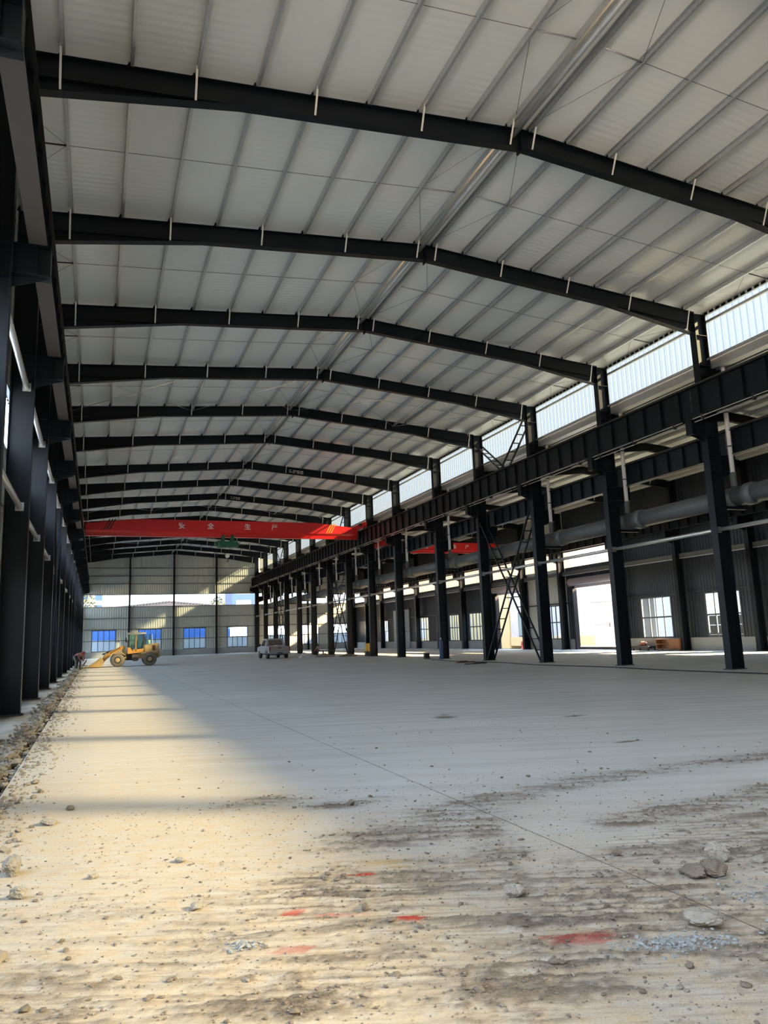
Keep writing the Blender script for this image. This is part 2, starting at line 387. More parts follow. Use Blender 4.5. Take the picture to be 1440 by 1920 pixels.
# ---------------------------------------------------------------- roof
PURL_L = [9.38] + [8.25-1.317*i for i in range(8)] + [-2.20]
PURL_R = [10.02] + [11.15+1.317*i for i in range(8)] + [21.45]
ceiling = thing('ceiling', (0, 0, 0), 'grey foil-lined pitched roof of the main hall on galvanised purlins', 'ceiling', None, 'structure')
spans = [(YNEAR, Y(-1))] + [(Y(k), Y(k+1)) for k in range(-1, 15)]; spans[-1] = (spans[-1][0], YEND)
LIN = 0.185
for a, b in spans:
    for s in (-1, 1):
        xe = -2.55 if s < 0 else 21.75
        n = 12; xs = [XRIDGE+(xe-XRIDGE)*i/n for i in range(n+1)]
        vs = []; 
        for x in xs:
            z = 14.15-0.08*abs(x-XRIDGE)+LIN
            vs += [(x, a, z), (x, b, z), (x, a, z+.05), (x, b, z+.05)]
        fs = []
        for i in range(n):
            q = 4*i; fs += [(q, q+1, q+5, q+4), (q+2, q+6, q+7, q+3), (q, q+4, q+6, q+2), (q+1, q+3, q+7, q+5)]
        MB().poly(vs, fs).build('roof_panel', M['roof'], ceiling)
pcache = {}
def purlin(parent, x, z, a, b, flip):
    L = round(b-a, 3)
    if (L, flip) not in pcache:
        s = -1 if flip else 1
        mb = MB(); mb.box(-.004, .004, 0, L, 0, .18); mb.box(min(0, s*.065), max(0, s*.065), 0, L, 0, .005); mb.box(min(0, s*.065), max(0, s*.065), 0, L, .175, .18)
        mb.box(s*.061 if s > 0 else s*.065, s*.065 if s > 0 else s*.061, 0, L, .005, .025)
        pcache[(L, flip)] = mb.mesh('purlin', M['galv'])
    return link('purlin', pcache[(L, flip)], parent, (x, a, z))
pspans = [(YNEAR, Y(-1))] + [(Y(k), Y(k+1)) for k in range(-1, 9)] + [(Y(9), Y(12)), (Y(12), YEND)]
for a, b in pspans:
    for x in PURL_L: purlin(ceiling, x, ztop(x), a, b, False)
    for x in PURL_R: purlin(ceiling, x, ztop(x), a, b, True)
for k in range(-1, 15):
    a, b = Y(k), Y(k+1); m = (a+b)/2
    MB().tube([(0, a+.02, 0), (0, b-.02, 0)], .07, 10).build('ridge_pipe', M['pipe'], ceiling, (9.52, 0, 13.98))
    for P, s in ((PURL_L, -1), (PURL_R, 1)):
        z = lambda x: ztop(x)+.09
        mb = MB(); mb.tube([(P[1], m, z(P[1])), (P[-2], m, z(P[-2]))], .007, 4, smooth=False); mb.build('sag_rod', M['dark'], ceiling)
        MB().tube([(P[0], m, z(P[0])), (P[1], m, z(P[1]))], .02, 6).build('ridge_strut', M['galv'], ceiling)
        MB().tube([(P[-2], m, z(P[-2])), (P[-1], m, z(P[-1]))], .02, 6).build('eave_strut', M['dark'], ceiling)
        if k <= 6:
            for e in (-1, 1):
                MB().tube([(P[1], m, z(P[1])), (P[0], m+e*2.5, z(P[0]))], .006, 4, smooth=False).build('tie_rod', M['dark'], ceiling)
                MB().tube([(P[-2], m, z(P[-2])), (P[-1], m+e*1.6, z(P[-1]))], .006, 4, smooth=False).build('tie_rod', M['dark'], ceiling)
BRACED = (3, 8, 12)
for k in BRACED:
    a, b = Y(k), Y(k+1); xs = [-1.5, 4.35, 9.7, 15.6, 20.6]
    for x0, x1 in zip(xs, xs[1:]):
        zz = lambda x: ztop(x)-.22
        for p, q in (((x0, a), (x1, b)), ((x1, a), (x0, b))):
            MB().tube([(p[0], p[1], zz(p[0])), (q[0], q[1], zz(q[0]))], .014, 5).build('brace_rod', M['galv'], ceiling)
    for x in (4.35, 15.6): MB().tube([(x, a, ztop(x)-.2), (x, b, ztop(x)-.2)], .06, 10).build('strut_pipe', M['pipe'], ceiling)

# aisle roof
ceiling2 = thing('ceiling', (0, 0, 0), 'low grey pitched roof over the right side aisle', 'ceiling', None, 'structure')
for a, b in ((YNEAR, Y(-1)), (Y(-1), Y(2)), (Y(2), Y(4)), (Y(4), Y(6)), (Y(6), Y(8)), (Y(8), Y(11)), (Y(11), YEND)):
    for x0, x1 in ((21.62, XAR), (XAR, XW+.3)):
        z0, z1 = zatop(x0)+LIN, zatop(x1)+LIN
        MB().poly([(x0, a, z0), (x0, b, z0), (x1, b, z1), (x1, a, z1), (x0, a, z0+.05), (x0, b, z0+.05), (x1, b, z1+.05), (x1, a, z1+.05)],
                  [(0, 1, 2, 3), (4, 7, 6, 5), (0, 4, 5, 1), (2, 6, 7, 3), (0, 3, 7, 4), (1, 5, 6, 2)]).build('roof_panel', M['roof'], ceiling2)
for x in [22.0+1.32*i for i in range(5)] + [28.1, 28.7] + [29.6+1.32*i for i in range(5)]:
    for a, b in ((Y(-1), Y(2)), (Y(2), Y(5)), (Y(5), Y(8)), (Y(8), YEND)): purlin(ceiling2, x, zatop(x), a, b, x > XAR)

# ---------------------------------------------------------------- clerestory over the right column row
CS0, CS1, CX = 11.50, 13.36, 21.42
clere = thing('window_%d' % (win_count+1), (CX, 0, 0), 'long pale clear-sheet clerestory band above the right column row', 'window', None, 'structure')
for k in range(-4, 15):
    a = YNEAR if k == -4 else Y(k); b = Y(k+1)
    fb = MB(); corrugate(fb, [(a, b, CS0, CS1)], lambda u, v, d: (d, u, v), 0.30, 0.04); fb.build('clear_panel', M['frp_blue'], clere)
    MB().box(-.13, -.04, a, b, 12.86, 12.96).build('girt', M['galv'], clere)
    MB().box(-.16, -.03, a, b, CS0-.08, CS0).build('sill', M['galv'], clere)
    MB().box(-.02, .34, a, b, CS0-.42, CS0-.06).build('gutter', M['galv'], clere)
# ---------------------------------------------------------------- steel columns
def frame_mesh(cache={}):
    if cache: return cache
    f = .15
    H = 12.4
    m = cache
    m['flange'] = MB().box(-.010, .010, -f, f, 0, 1).mesh('flange', M['steel'])
    m['web'] = MB().box(.010, CD-.010, -.007, .007, 0, 1).mesh('web', M['steel'])
    m['base'] = MB().box(-.06, CD+.06, -f-.05, f+.05, 0, .03).mesh('base_plate', M['dark'])
    m['stiff'] = MB().box(.010, CD-.010, -f+.01, f-.01, -.006, .006).mesh('stiffener', M['steel'])
    # bracket reaching to -x from x=0: web plate, top and bottom plates, a stiffener and a gusset below
    b = MB(); b.box(-.66, -.01, -.007, .007, .10, .68); m['br_web'] = b.mesh('bracket_web', M['steel'])
    m['br_top'] = MB().box(-.68, -.01, -.15, .15, .68, .70).mesh('top_plate', M['steel'])
    m['br_bot'] = MB().prism([(-.68, .085), (-.01, .085), (-.01, .105), (-.68, .105)], 'y', -.15, .15).mesh('bottom_plate', M['steel'])
    m['br_stf'] = MB().box(-.43, -.418, -.145, .145, .105, .68).mesh('stiffener', M['steel'])
    m['br_end'] = MB().box(-.672, -.66, -.15, .15, .085, .68).mesh('end_plate', M['steel'])
    m['br_gus'] = MB().prism([(-.66, .085), (-.01, .085), (-.01, -.14)], 'y', -.006, .006).mesh('gusset', M['steel'])
    return cache
FM = frame_mesh()
def bracket(parent, z, sx, x):
    """sx=-1 reaches to -x, +1 to +x"""
    o = link('bracket', FM['br_web'], parent, (x, 0, z)); o.scale = (-sx, 1, 1)
    for n, k in (('top_plate', 'br_top'), ('bottom_plate', 'br_bot'), ('stiffener', 'br_stf'), ('end_plate', 'br_end'), ('gusset', 'br_gus')): link(n, FM[k], o)
    return o
def column(x, k, label, group, brk, H, flip=False, stiff=()):
    """x is the face the first flange sits on; flip mirrors the column so that it grows to -x"""
    t = thing('steel_column', (x, Y(k), 0), label, 'column', group)
    s = -1 if flip else 1
    for dx in (0.010, CD-.010):
        o = link('flange', FM['flange'], t, (s*dx, 0, .03)); o.scale = (1, 1, H-.03)
    o = link('web', FM['web'], t, (0, 0, .03)); o.scale = (s, 1, H-.03)
    o = link('base_plate', FM['base'], t); o.scale = (s, 1, 1)
    for z in stiff:
        o = link('stiffener', FM['stiff'], t, (0, 0, z)); o.scale = (s, 1, 1)
    for z, sx in brk: bracket(t, z, sx, 0 if sx == (-1 if s > 0 else 1) else s*CD)
    return t
for k in range(-1, 16):
    lab = 'dark steel column of the left row, %s from the camera' % ORD[k+1]
    column(XL, k, lab, 'left column row', [(8.42, 1)], ztop(XL)-.01, True, (8.45, 9.12, 12.45))
for k in range(-3, 16):
    lab = ('dark steel column of the middle row, %s in view from the right' % ORD[k-1]) if k >= 1 else \
          ('dark steel column of the middle row, %s beyond the right edge of the view' % ORD[-k])
    column(XR, k, lab, 'middle column row', [(8.35, -1), (7.02, 1)], ztop(XR)-.01, False, (7.1, 7.7, 8.4, 9.06, 10.75, 11.15, 12.35))
for k in range(1, 16):
    column(35.02, k, 'dark steel column against the aisle wall, %s from the near end' % ORD[k-1], 'aisle wall columns', [(7.02, -1)], zatop(35.2)-.01, False, (7.1, 7.7))

# ---------------------------------------------------------------- rafters
def offset_bar(mb, p, q, w, t):
    mb.bar((p[0], 0, p[1]), (q[0], 0, q[1]), w, t, up=(0, 0, 1))
def zbot(x):
    a = ztop(x)-.505-.02*abs(x-XRIDGE)/11
    if x < 2.6: a = ztop(x)-.52-.33*(2.6-x)/(2.6-XL)
    if x > 16.8: a = ztop(x)-.52-.33*(x-16.8)/(XR-16.8)
    return a
rm = {}
def rafter_meshes():
    for s, n in ((-1, 'left'), (1, 'right')):
        xe = XL if s < 0 else XR; xh = 2.6 if s < 0 else 16.8
        top = [(xe, ztop(xe)), (XRIDGE, ztop(XRIDGE))]; bot = [(XRIDGE, zbot(XRIDGE)), (xh, zbot(xh)), (xe, zbot(xe))]
        rm['web', n] = MB().prism(top+bot, 'y', -.006, .006).mesh('web', M['steel'])
        mb = MB(); offset_bar(mb, top[0], top[1], .22, .016); rm['top', n] = mb.mesh('top_flange', M['steel'])
        mb = MB(); offset_bar(mb, bot[0], bot[1], .22, .018); offset_bar(mb, bot[1], bot[2], .22, .018); rm['bot', n] = mb.mesh('bottom_flange', M['steel'])
        mb = MB(); offset_bar(mb, bot[1], (xe, ztop(xe)-.52), .22, .014); rm['haunch', n] = mb.mesh('haunch_flange', M['steel'])
    rm['plate'] = MB().box(XRIDGE-.02, XRIDGE+.02, -.12, .12, zbot(XRIDGE)-.10, ztop(XRIDGE)-.02).mesh('ridge_plate', M['steel'])
    rm['cleat'] = MB().prism([(-.10, 0), (.10, 0), (.10, .02), (.03, .17), (-.03, .17), (-.10, .02)], 'y', -.006, .006).mesh('cleat', M['steel'])
rafter_meshes()
FLY = [PURL_L[8], PURL_L[6], PURL_L[4], PURL_L[2], PURL_L[0], PURL_R[0], PURL_R[2], PURL_R[4], PURL_R[6], PURL_R[8]]
fly = {}
for x in FLY:
    mb = MB()
    mb.bar((x, -.10, zbot(x)+.03), (x, -.36, ztop(x)+.06), .045, .010, up=(0, 1, 0)); fly[x] = mb.mesh('fly_brace', M['white_paint'])
for k in range(-1, 16):
    t = thing('roof_rafter', (0, Y(k), 0), ('dark steel roof rafter with pale fly braces, %s from the camera' % ORD[k]) if k >= 0 else 'dark steel roof rafter just above the top of the view', 'rafter', 'main roof rafters')
    for n in ('left', 'right'):
        link('web', rm['web', n], t); link('top_flange', rm['top', n], t); link('bottom_flange', rm['bot', n], t); link('haunch_flange', rm['haunch', n], t)
    link('ridge_plate', rm['plate'], t)
    for x in FLY: link('fly_brace', fly[x], t)
    if k <= 6:
        for x in PURL_L+PURL_R: link('cleat', rm['cleat'], t, (x, 0, ztop(x)))
    if k in (6, 8):
        # four worn white block characters on the web, too far off to read
        x0 = 12.75 if k == 6 else 10.5; w = .25 if k == 6 else .19
        mb = MB()
        for i in range(4):
            cx = x0+i*w*1.08; z = ztop(cx)-.40; h = .22; e = .028
            q = w*.85; hb = lambda x0, x1, zz: mb.box(cx+x0, cx+x1, -.02, -.008, z+zz, z+zz+e); vb = lambda x0, z0, z1: mb.box(cx+x0, cx+x0+e, -.02, -.008, z+z0, z+z1)
            if i == 0: vb(0, .04, h); hb(0, q*.7, h-e); hb(.02, q, .03); vb(q*.55, .03, .10)
            elif i == 1: hb(0, q, h-e); vb(0, 0, h*.55); hb(0, q, h*.5); vb(q-e, h*.5, h); hb(0, q*.8, 0)
            elif i == 2: hb(0, q, h-e); vb(q*.45, 0, h); hb(0, q, h*.45); vb(0, h*.45, h*.8); vb(q-e, 0, h*.45); hb(0, q, 0)
            else: vb(0, 0, h); vb(q-e, 0, h); hb(0, q, h-e); hb(0, q, 0); hb(q*.25, q*.75, h*.5); vb(q*.45, .03, h-.03)
        mb.build('worn_lettering', M['char_white'], t)
# aisle rafters
arm = {}
for s, n, xe in ((-1, 'l', XR+CD), (1, 'r', 35.02)):
    top = [(xe, zatop(xe)), (XAR, zatop(XAR))]; bot = [(XAR, zatop(XAR)-.42), (xe, zatop(xe)-.52)]
    arm['web', n] = MB().prism(top+bot, 'y', -.006, .006).mesh('web', M['steel'])
    mb = MB(); offset_bar(mb, top[0], top[1], .2, .016); arm['top', n] = mb.mesh('top_flange', M['steel'])
    mb = MB(); offset_bar(mb, bot[0], bot[1], .2, .016); arm['bot', n] = mb.mesh('bottom_flange', M['steel'])
afly = MB().bar((0, -.09, -.44), (0, -.34, .05), .04, .01, up=(0, 1, 0)).mesh('fly_brace', M['white_paint'])
for k in range(1, 16):
    t = thing('aisle_rafter', (0, Y(k), 0), 'dark steel rafter under the low aisle roof, %s from the right edge' % ORD[k-1], 'rafter', 'aisle roof rafters')
    for n in 'lr': link('web', arm['web', n], t); link('top_flange', arm['top', n], t); link('bottom_flange', arm['bot', n], t)
    for x in (23.32, 25.96, 30.92, 33.56): link('fly_brace', afly, t, (x, 0, zatop(x)))

# ---------------------------------------------------------------- crane runway beams, rails, ties
bc = {}
def beam_parts(L, h, nst):
    key = (round(L, 2), h)
    if key not in bc:
        bc[key] = (MB().box(-.17, .17, .01, L-.01, h-.02, h).mesh('top_flange', M['steel']), MB().box(-.16, .16, .01, L-.01, 0, .018).mesh('bottom_flange', M['steel']),
                   MB().box(-.006, .006, .01, L-.01, .018, h-.02).mesh('web', M['steel']), MB().box(-.12, .12, -.006, .006, .06, h-.02).mesh('stiffener', M['steel']))
    return bc[key]
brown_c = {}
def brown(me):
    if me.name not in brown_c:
        c = me.copy(); c.materials[0] = M['flange_brown']; brown_c[me.name] = c
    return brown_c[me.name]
def runway(x, z, h, k, label, group, nst):
    L = Y(k+1)-Y(k)
    t = thing('crane_runway_beam', (x, Y(k), z), label, 'beam', group); a, b, w, s = beam_parts(L, h, nst)
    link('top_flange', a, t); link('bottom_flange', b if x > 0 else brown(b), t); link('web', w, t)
    for i in range(nst): link('stiffener', s, t, (0, L*(i+.5)/nst, 0))
XCL, XCR, XAL, XARR = -1.23, 20.28, 21.75, 34.56
ZB, HB = 9.12, 1.10
for k in range(-2, 15):
    runway(XCL, ZB, HB, k, 'steel crane runway beam on the left row, %s bay from the camera' % ORD[k+2], 'left runway beams', 6)
for k in range(-1, 15):
    runway(XCR, 9.05, 1.15, k, 'ribbed steel crane runway beam along the middle row, %s bay from the right edge' % ORD[k+1], 'middle runway beams', 6)
    if k >= 0:
        runway(XAL, 7.72, .92, k, 'ribbed steel aisle crane beam behind the middle row, %s bay from the right edge' % ORD[k], 'aisle runway beams', 7)
        if k >= 1: runway(XARR, 7.72, .92, k, 'ribbed steel crane beam along the aisle wall, %s bay from the near end' % ORD[k-1], 'aisle wall runway beams', 7)
for x, z, lab, a in ((XCL, ZB+HB, 'crane rail on top of the left runway beams', Y(-2)), (XCR, 10.20, 'crane rail on top of the middle runway beams', Y(-1)),
                  (XAL, 8.64, 'aisle crane rail behind the middle column row', Y(0)), (XARR, 8.64, 'aisle crane rail along the aisle wall', Y(1))):
    L = Y(15)-a
    mb = MB(); mb.prism([(-.055, 0), (.055, 0), (.055, .015), (.012, .03), (.012, .08), (.035, .09), (.035, .12), (-.035, .12), (-.035, .09), (-.012, .08), (-.012, .03), (-.055, .015)], 'y', 0, L)
    tag(mb.build('crane_rail', M['dark'], None, (x, a, z)), lab, 'rail', None, 'thing')
# bright conductor bars under the middle runway
for i, (x, z) in enumerate(((20.02, 9.00), (20.02, 8.90))):
    pass
tp = {}
def tie(x, z, k, label, group, r=.07):
    L = Y(k+1)-Y(k)-.04; key = (round(L, 2), r)
    if key not in tp:
        tp[key] = (MB().tube([(0, .02, 0), (0, L, 0)], r, 14).mesh('pipe', M['pipe']), MB().box(-.10, .10, 0, .02, -.11, .11).mesh('end_plate', M['galv']))
    t = thing('tie_pipe', (x, Y(k)+.015, z), label, 'pipe', group); link('pipe', tp[key][0], t)
    for y in (0.0, L): link('end_plate', tp[key][1], t, (0, y, 0))
for k in range(0, 15):
    tie(-1.90, 5.12, k, 'galvanised tie pipe between left columns at mid height, %s bay' % ORD[k], 'left mid-height tie pipes')
    tie(-1.86, 8.27, k, 'galvanised tie pipe between left columns just below the brackets, %s bay' % ORD[k], 'left upper tie pipes')
for k in range(0, 15):
    tie(XR+.22, 4.95, k, 'galvanised tie pipe between middle-row columns, %s bay from the right edge' % ORD[k], 'middle row tie pipes')

# conductor bars: pale lines slung below the middle runway beams
for k in range(0, 15):
    L = Y(k+1)-Y(k)
    t = thing('conductor_bar', (20.02, Y(k), 8.86), 'pale conductor bars slung under the middle runway beam, %s bay' % ORD[k], 'power rail', 'conductor bars')
    for dz, dx in ((0.10, 0), (0.0, .10)):
        MB().box(-.014, .014, .25, L-.25, -.014, .014).build('bar', M['pipe'], t, (dx, 0, dz))
    for y in (.7, L/2, L-.7): MB().box(-.03, .14, -.02, .02, -.02, .19).build('hanger', M['dark'], t, (0, y, 0))

# ---------------------------------------------------------------- laced braces
def ladder(parent, p, q, sep, n, name='brace_leg'):
    """two angle bars from p to q (y,z), sep apart in x, with rungs"""
    for x in (0, sep):
        MB().bar((x, p[0], p[1]), (x, q[0], q[1]), .075, .075, up=(1, 0, 0)).build('angle_bar', M['steel'], parent)
    for i in range(1, n):
        f = i/n; y = p[0]+(q[0]-p[0])*f; z = p[1]+(q[1]-p[1])*f
        MB().box(0, sep, y-.025, y+.025, z-.025, z+.025).build('rung', M['steel'], parent)
for i, k in enumerate(BRACED):
    L = Y(k+1)-Y(k)
    t = thing('cross_brace', (XR+.06, Y(k), 0), 'laced steel cross brace between middle-row columns, %s from the camera' % ORD[i], 'brace', 'lower cross braces')
    ladder(t, (.2, .05), (L-.22, 7.9), .44, 14); ladder(t, (L-.2, .05), (.22, 7.9), .44, 14)
    MB().box(.0, .02, L/2-.2, L/2+.2, 3.8, 4.2).build('gusset_plate', M['steel'], t)
    t = thing('upper_brace', (XR+.06, Y(k), 0), 'laced V brace under the clerestory between middle-row columns, %s from the camera' % ORD[i], 'brace', 'upper braces')
    ladder(t, (.2, 12.75), (L*.5-.1, 10.55), .44, 6); ladder(t, (L-.2, 12.55), (L*.5+.1, 10.55), .44, 6)
    MB().box(.0, .44, L*.5-.25, L*.5+.25, 10.45, 10.60).build('gusset_plate', M['steel'], t)
    t = thing('side_brace', (-2.12, Y(k), 0), 'laced steel cross brace between left-row columns, %s from the camera' % ORD[i], 'brace', 'left cross braces')
    ladder(t, (.2, .05), (L-.22, 7.9), .40, 14); ladder(t, (L-.2, .05), (.22, 7.9), .40, 14)

# ---------------------------------------------------------------- drains
XD = 21.95
for k in range(0, 15):
    L = Y(k+1)-Y(k)
    t = thing('drain_main', (XD, Y(k), 6.20), 'fat grey drain pipe hung along the middle row, %s length from the right edge' % ORD[k], 'pipe', 'drain main lengths')
    mb = MB(); mb.tube([(0, 0, 0), (0, L-.02, 0)], .36, 24); mb.build('pipe', M['drain'], t)
    mb = MB(); mb.lathe([(.36, L-.9), (.41, L-.88), (.41, L-.55), (.36, L-.52)], (0, 0, 0), 'y', 24); mb.build('collar', M['pvc_grey'], t)
    MB().box(-.68, .38, -.06, .06, -.48, -.37).build('support', M['steel'], t)
dp = MB(); dp.tube([(.10, 0, 11.1), (.10, 0, 10.85), (0, 0, 10.6), (0, 0, 6.95)], .085, 14)
dpm = dp.mesh('pipe', M['pvc']); dr = MB().lathe([(.088, 0), (.098, .01), (.098, .05), (.088, .06)], (0, 0, 0), 'z', 14).mesh('joint_ring', M['pvc_grey'])
dl = MB().lathe([(.11, 6.52), (.11, 7.02), (.09, 7.05)], (0, 0, 0), 'z', 14).mesh('socket', M['pvc_grey'])
for k in range(1, 15):
    if k == 4: continue
    t = thing('downpipe', (21.62, Y(k)-.28, 0), 'white rainwater downpipe from the gutter, at the %s middle-row column' % ORD[k-1], 'downpipe', 'white downpipes')
    link('pipe', dpm, t); link('socket', dl, t)
    for z in (8.0, 9.3, 10.3): link('joint_ring', dr, t, (0, 0, z))
# ---------------------------------------------------------------- floor
def hash2(i, j, seed):
    h = (i.astype(np.int64)*374761393 + j.astype(np.int64)*668265263 + seed*974711) & 0xffffffff
    h = ((h ^ (h >> 13))*1274126177) & 0xffffffff
    return ((h ^ (h >> 16)) & 0xffff)/65535.0
def vnoise(u, v, seed):
    i, j = np.floor(u), np.floor(v); a, b = u-i, v-j; a = a*a*(3-2*a); b = b*b*(3-2*b)
    n = lambda p, q: hash2(i+p, j+q, seed)
    return (n(0,0)*(1-a)+n(1,0)*a)*(1-b) + (n(0,1)*(1-a)+n(1,1)*a)*b
def fbm(u, v, seed, o=4):
    s = 0; w = 0.5; t = 0
    for k in range(o): s = s+w*vnoise(u*2**k, v*2**k, seed+k); t += w; w *= .55
    return s/t
def sstep(a, b, x): t = np.clip((x-a)/(b-a), 0, 1); return t*t*(3-2*t)
CF, SF = math.cos(YAW), math.sin(YAW)
ELL = [(1.75, 4.7, 1.05, .75), (2.9, 4.0, .9, .7), (2.35, 5.9, .75, .42), (3.0, 6.25, .55, .45), (4.1, 4.45, 1.2, .42), (1.0, 3.7, .8, .45), (0.55, 4.35, .5, .45),
       (2.0, 3.3, .9, .5), (3.3, 3.1, .9, .5), (4.6, 3.5, .9, .6), (-.3, 4.0, .6, .7), (5.6, 4.6, .8, .35), (1.6, 7.6, .5, .25), (2.3, 7.2, .5, .22)]
TRK = [((3.3, 6.55), (5.0, 6.95), .26), ((5.0, 6.95), (9.5, 7.1), .30), ((4.0, 5.35), (7.8, 5.8), .28), ((3.15, 6.4), (2.8, 5.0), .22), ((2.75, 5.2), (2.2, 3.0), .20), ((1.3, 4.3), (3.4, 3.2), .25), ((4.4, 4.9), (6.4, 5.0), .2)]
def floor_fields(x, y):
    s, d = x*CF-y*SF, x*SF+y*CF
    z = np.zeros_like(x)
    wob = (fbm(x*1.3, y*1.3, 5)-.5)*.9
    for cx, cy, rx, ry in ELL: z = np.maximum(z, np.exp(-(((x-cx+wob*.5)/rx)**2+((y-cy+wob*.5)/ry)**2)))
    for (ax, ay), (bx, by), w in TRK:
        L2 = (bx-ax)**2+(by-ay)**2; t = np.clip(((x-ax)*(bx-ax)+(y-ay)*(by-ay))/L2, 0, 1)
        dist = np.hypot(x-ax-t*(bx-ax), y-ay-t*(by-ay)); z = np.maximum(z, np.exp(-((dist+wob*.22)/w)**2)*.95)
    near = 1-sstep(4.2, 7.5, d+wob)
    zone = np.clip(np.maximum(z, near*.42), 0, 1)
    warp = (fbm(s*1.1, d*1.1, 17)-.5)*.35
    st = fbm(s*1.7, (d+warp)*17.0, 23, 4)            # tyre-drawn streaks lying across the view
    cr = fbm(x*26, y*26, 31, 3)
    mud = sstep(.47, .72, st*.62+cr*.38+zone*.13-.05)*sstep(.12, .75, zone)
    mud = np.clip(mud*(.35+.9*fbm(x*2.1, y*2.1, 41)), 0, 1)
    dust = np.clip(.08+.95*(1-sstep(3.6, 9.0, d+wob*2))+.75*(1-sstep(.8, 3.2, x+wob*1.2))*(1-sstep(50, 90, y)), 0, 1)
    h = zone*(st-.5)*.030+zone*(cr-.5)*.008+(fbm(x*5, y*5, 51)-.5)*.004+mud*.006
    h = h*(1-sstep(10, 13.5, y))*(1-sstep(7.5, 8.9, x))
    # rows of tyre-tread ridges
    tr = np.maximum(np.exp(-(((x-1.55)/.85)**2+((y-4.75)/.42)**2)**2), np.exp(-(((x-3.0)/.65)**2+((y-3.75)/.5)**2)**2))
    tr = np.maximum(tr, .8*np.exp(-(((x-4.3)/.8)**2+((y-4.75)/.3)**2)**2)); tr = np.maximum(tr, .8*np.exp(-(((x-1.2)/.6)**2+((y-3.6)/.35)**2)**2))
    wv = np.sin(2*np.pi*(d+(fbm(s*2.0, d*2.0, 81)-.5)*.16)/.085)*tr*sstep(.35, .6, fbm(s*3, d*3, 91)+.1)
    h = h+wv*.007; mud = np.clip(mud+.55*np.clip(-wv, 0, 1), 0, 1)
    red = np.zeros_like(x); ochre = np.zeros_like(x); grav = np.zeros_like(x)
    rn = fbm(s*9, d*42, 61, 3)
    for cx, cy, a, b, g in ((1.73, 5.04, .20, .045, 1), (1.69, 4.19, .09, .06, 1), (1.12, 4.57, .09, .045, .8), (1.36, 4.42, .18, .05, .55), (.98, 4.06, .14, .06, .5), (2.37, 3.54, .22, .09, .6)):
        ds, dd = (x-cx)*CF-(y-cy)*SF, (x-cx)*SF+(y-cy)*CF
        e_ = np.exp(-((ds/a)**2+(dd/b)**2)); red = np.maximum(red, g*sstep(.60, .80, rn*.75+e_*.55)*sstep(.02, .3, e_))
    for cx, cy, a, b in ((1.95, 5.24, .16, .05), (2.0, 5.1, .1, .04)):
        ds, dd = (x-cx)*CF-(y-cy)*SF, (x-cx)*SF+(y-cy)*CF; ochre = np.maximum(ochre, .7*np.exp(-((ds/a)**2+(dd/b)**2)**2))
    for cx, cy, a, b in ((2.78, 3.27, .24, .10), (.76, 4.22, .09, .05), (3.95, 3.5, .45, .16), (3.6, 3.05, .3, .12), (.85, 3.05, .2, .06)):
        ds, dd = (x-cx)*CF-(y-cy)*SF, (x-cx)*SF+(y-cy)*CF; g = np.exp(-((ds/a)**2+(dd/b)**2)**2); grav = np.maximum(grav, .75*g*sstep(.42, .6, cr+.12*g))
    for cx, cy, a, b in ((6.3, 13.34, .22, .22), (6.48, 13.75, .10, .08), (7.0, 8.9, .2, .06), (8.3, 12.0, .25, .08)):
        mud = np.maximum(mud, .95*np.exp(-(((x-cx)/a)**2+((y-cy)/b)**2)**2))
    mud = np.maximum(mud, (x < -1.0)*.55*sstep(.45, .75, fbm(x*6, y*1.5, 71)))
    h = h+grav*(cr-.3)*.02
    return h, mud, red, ochre, grav, dust, zone

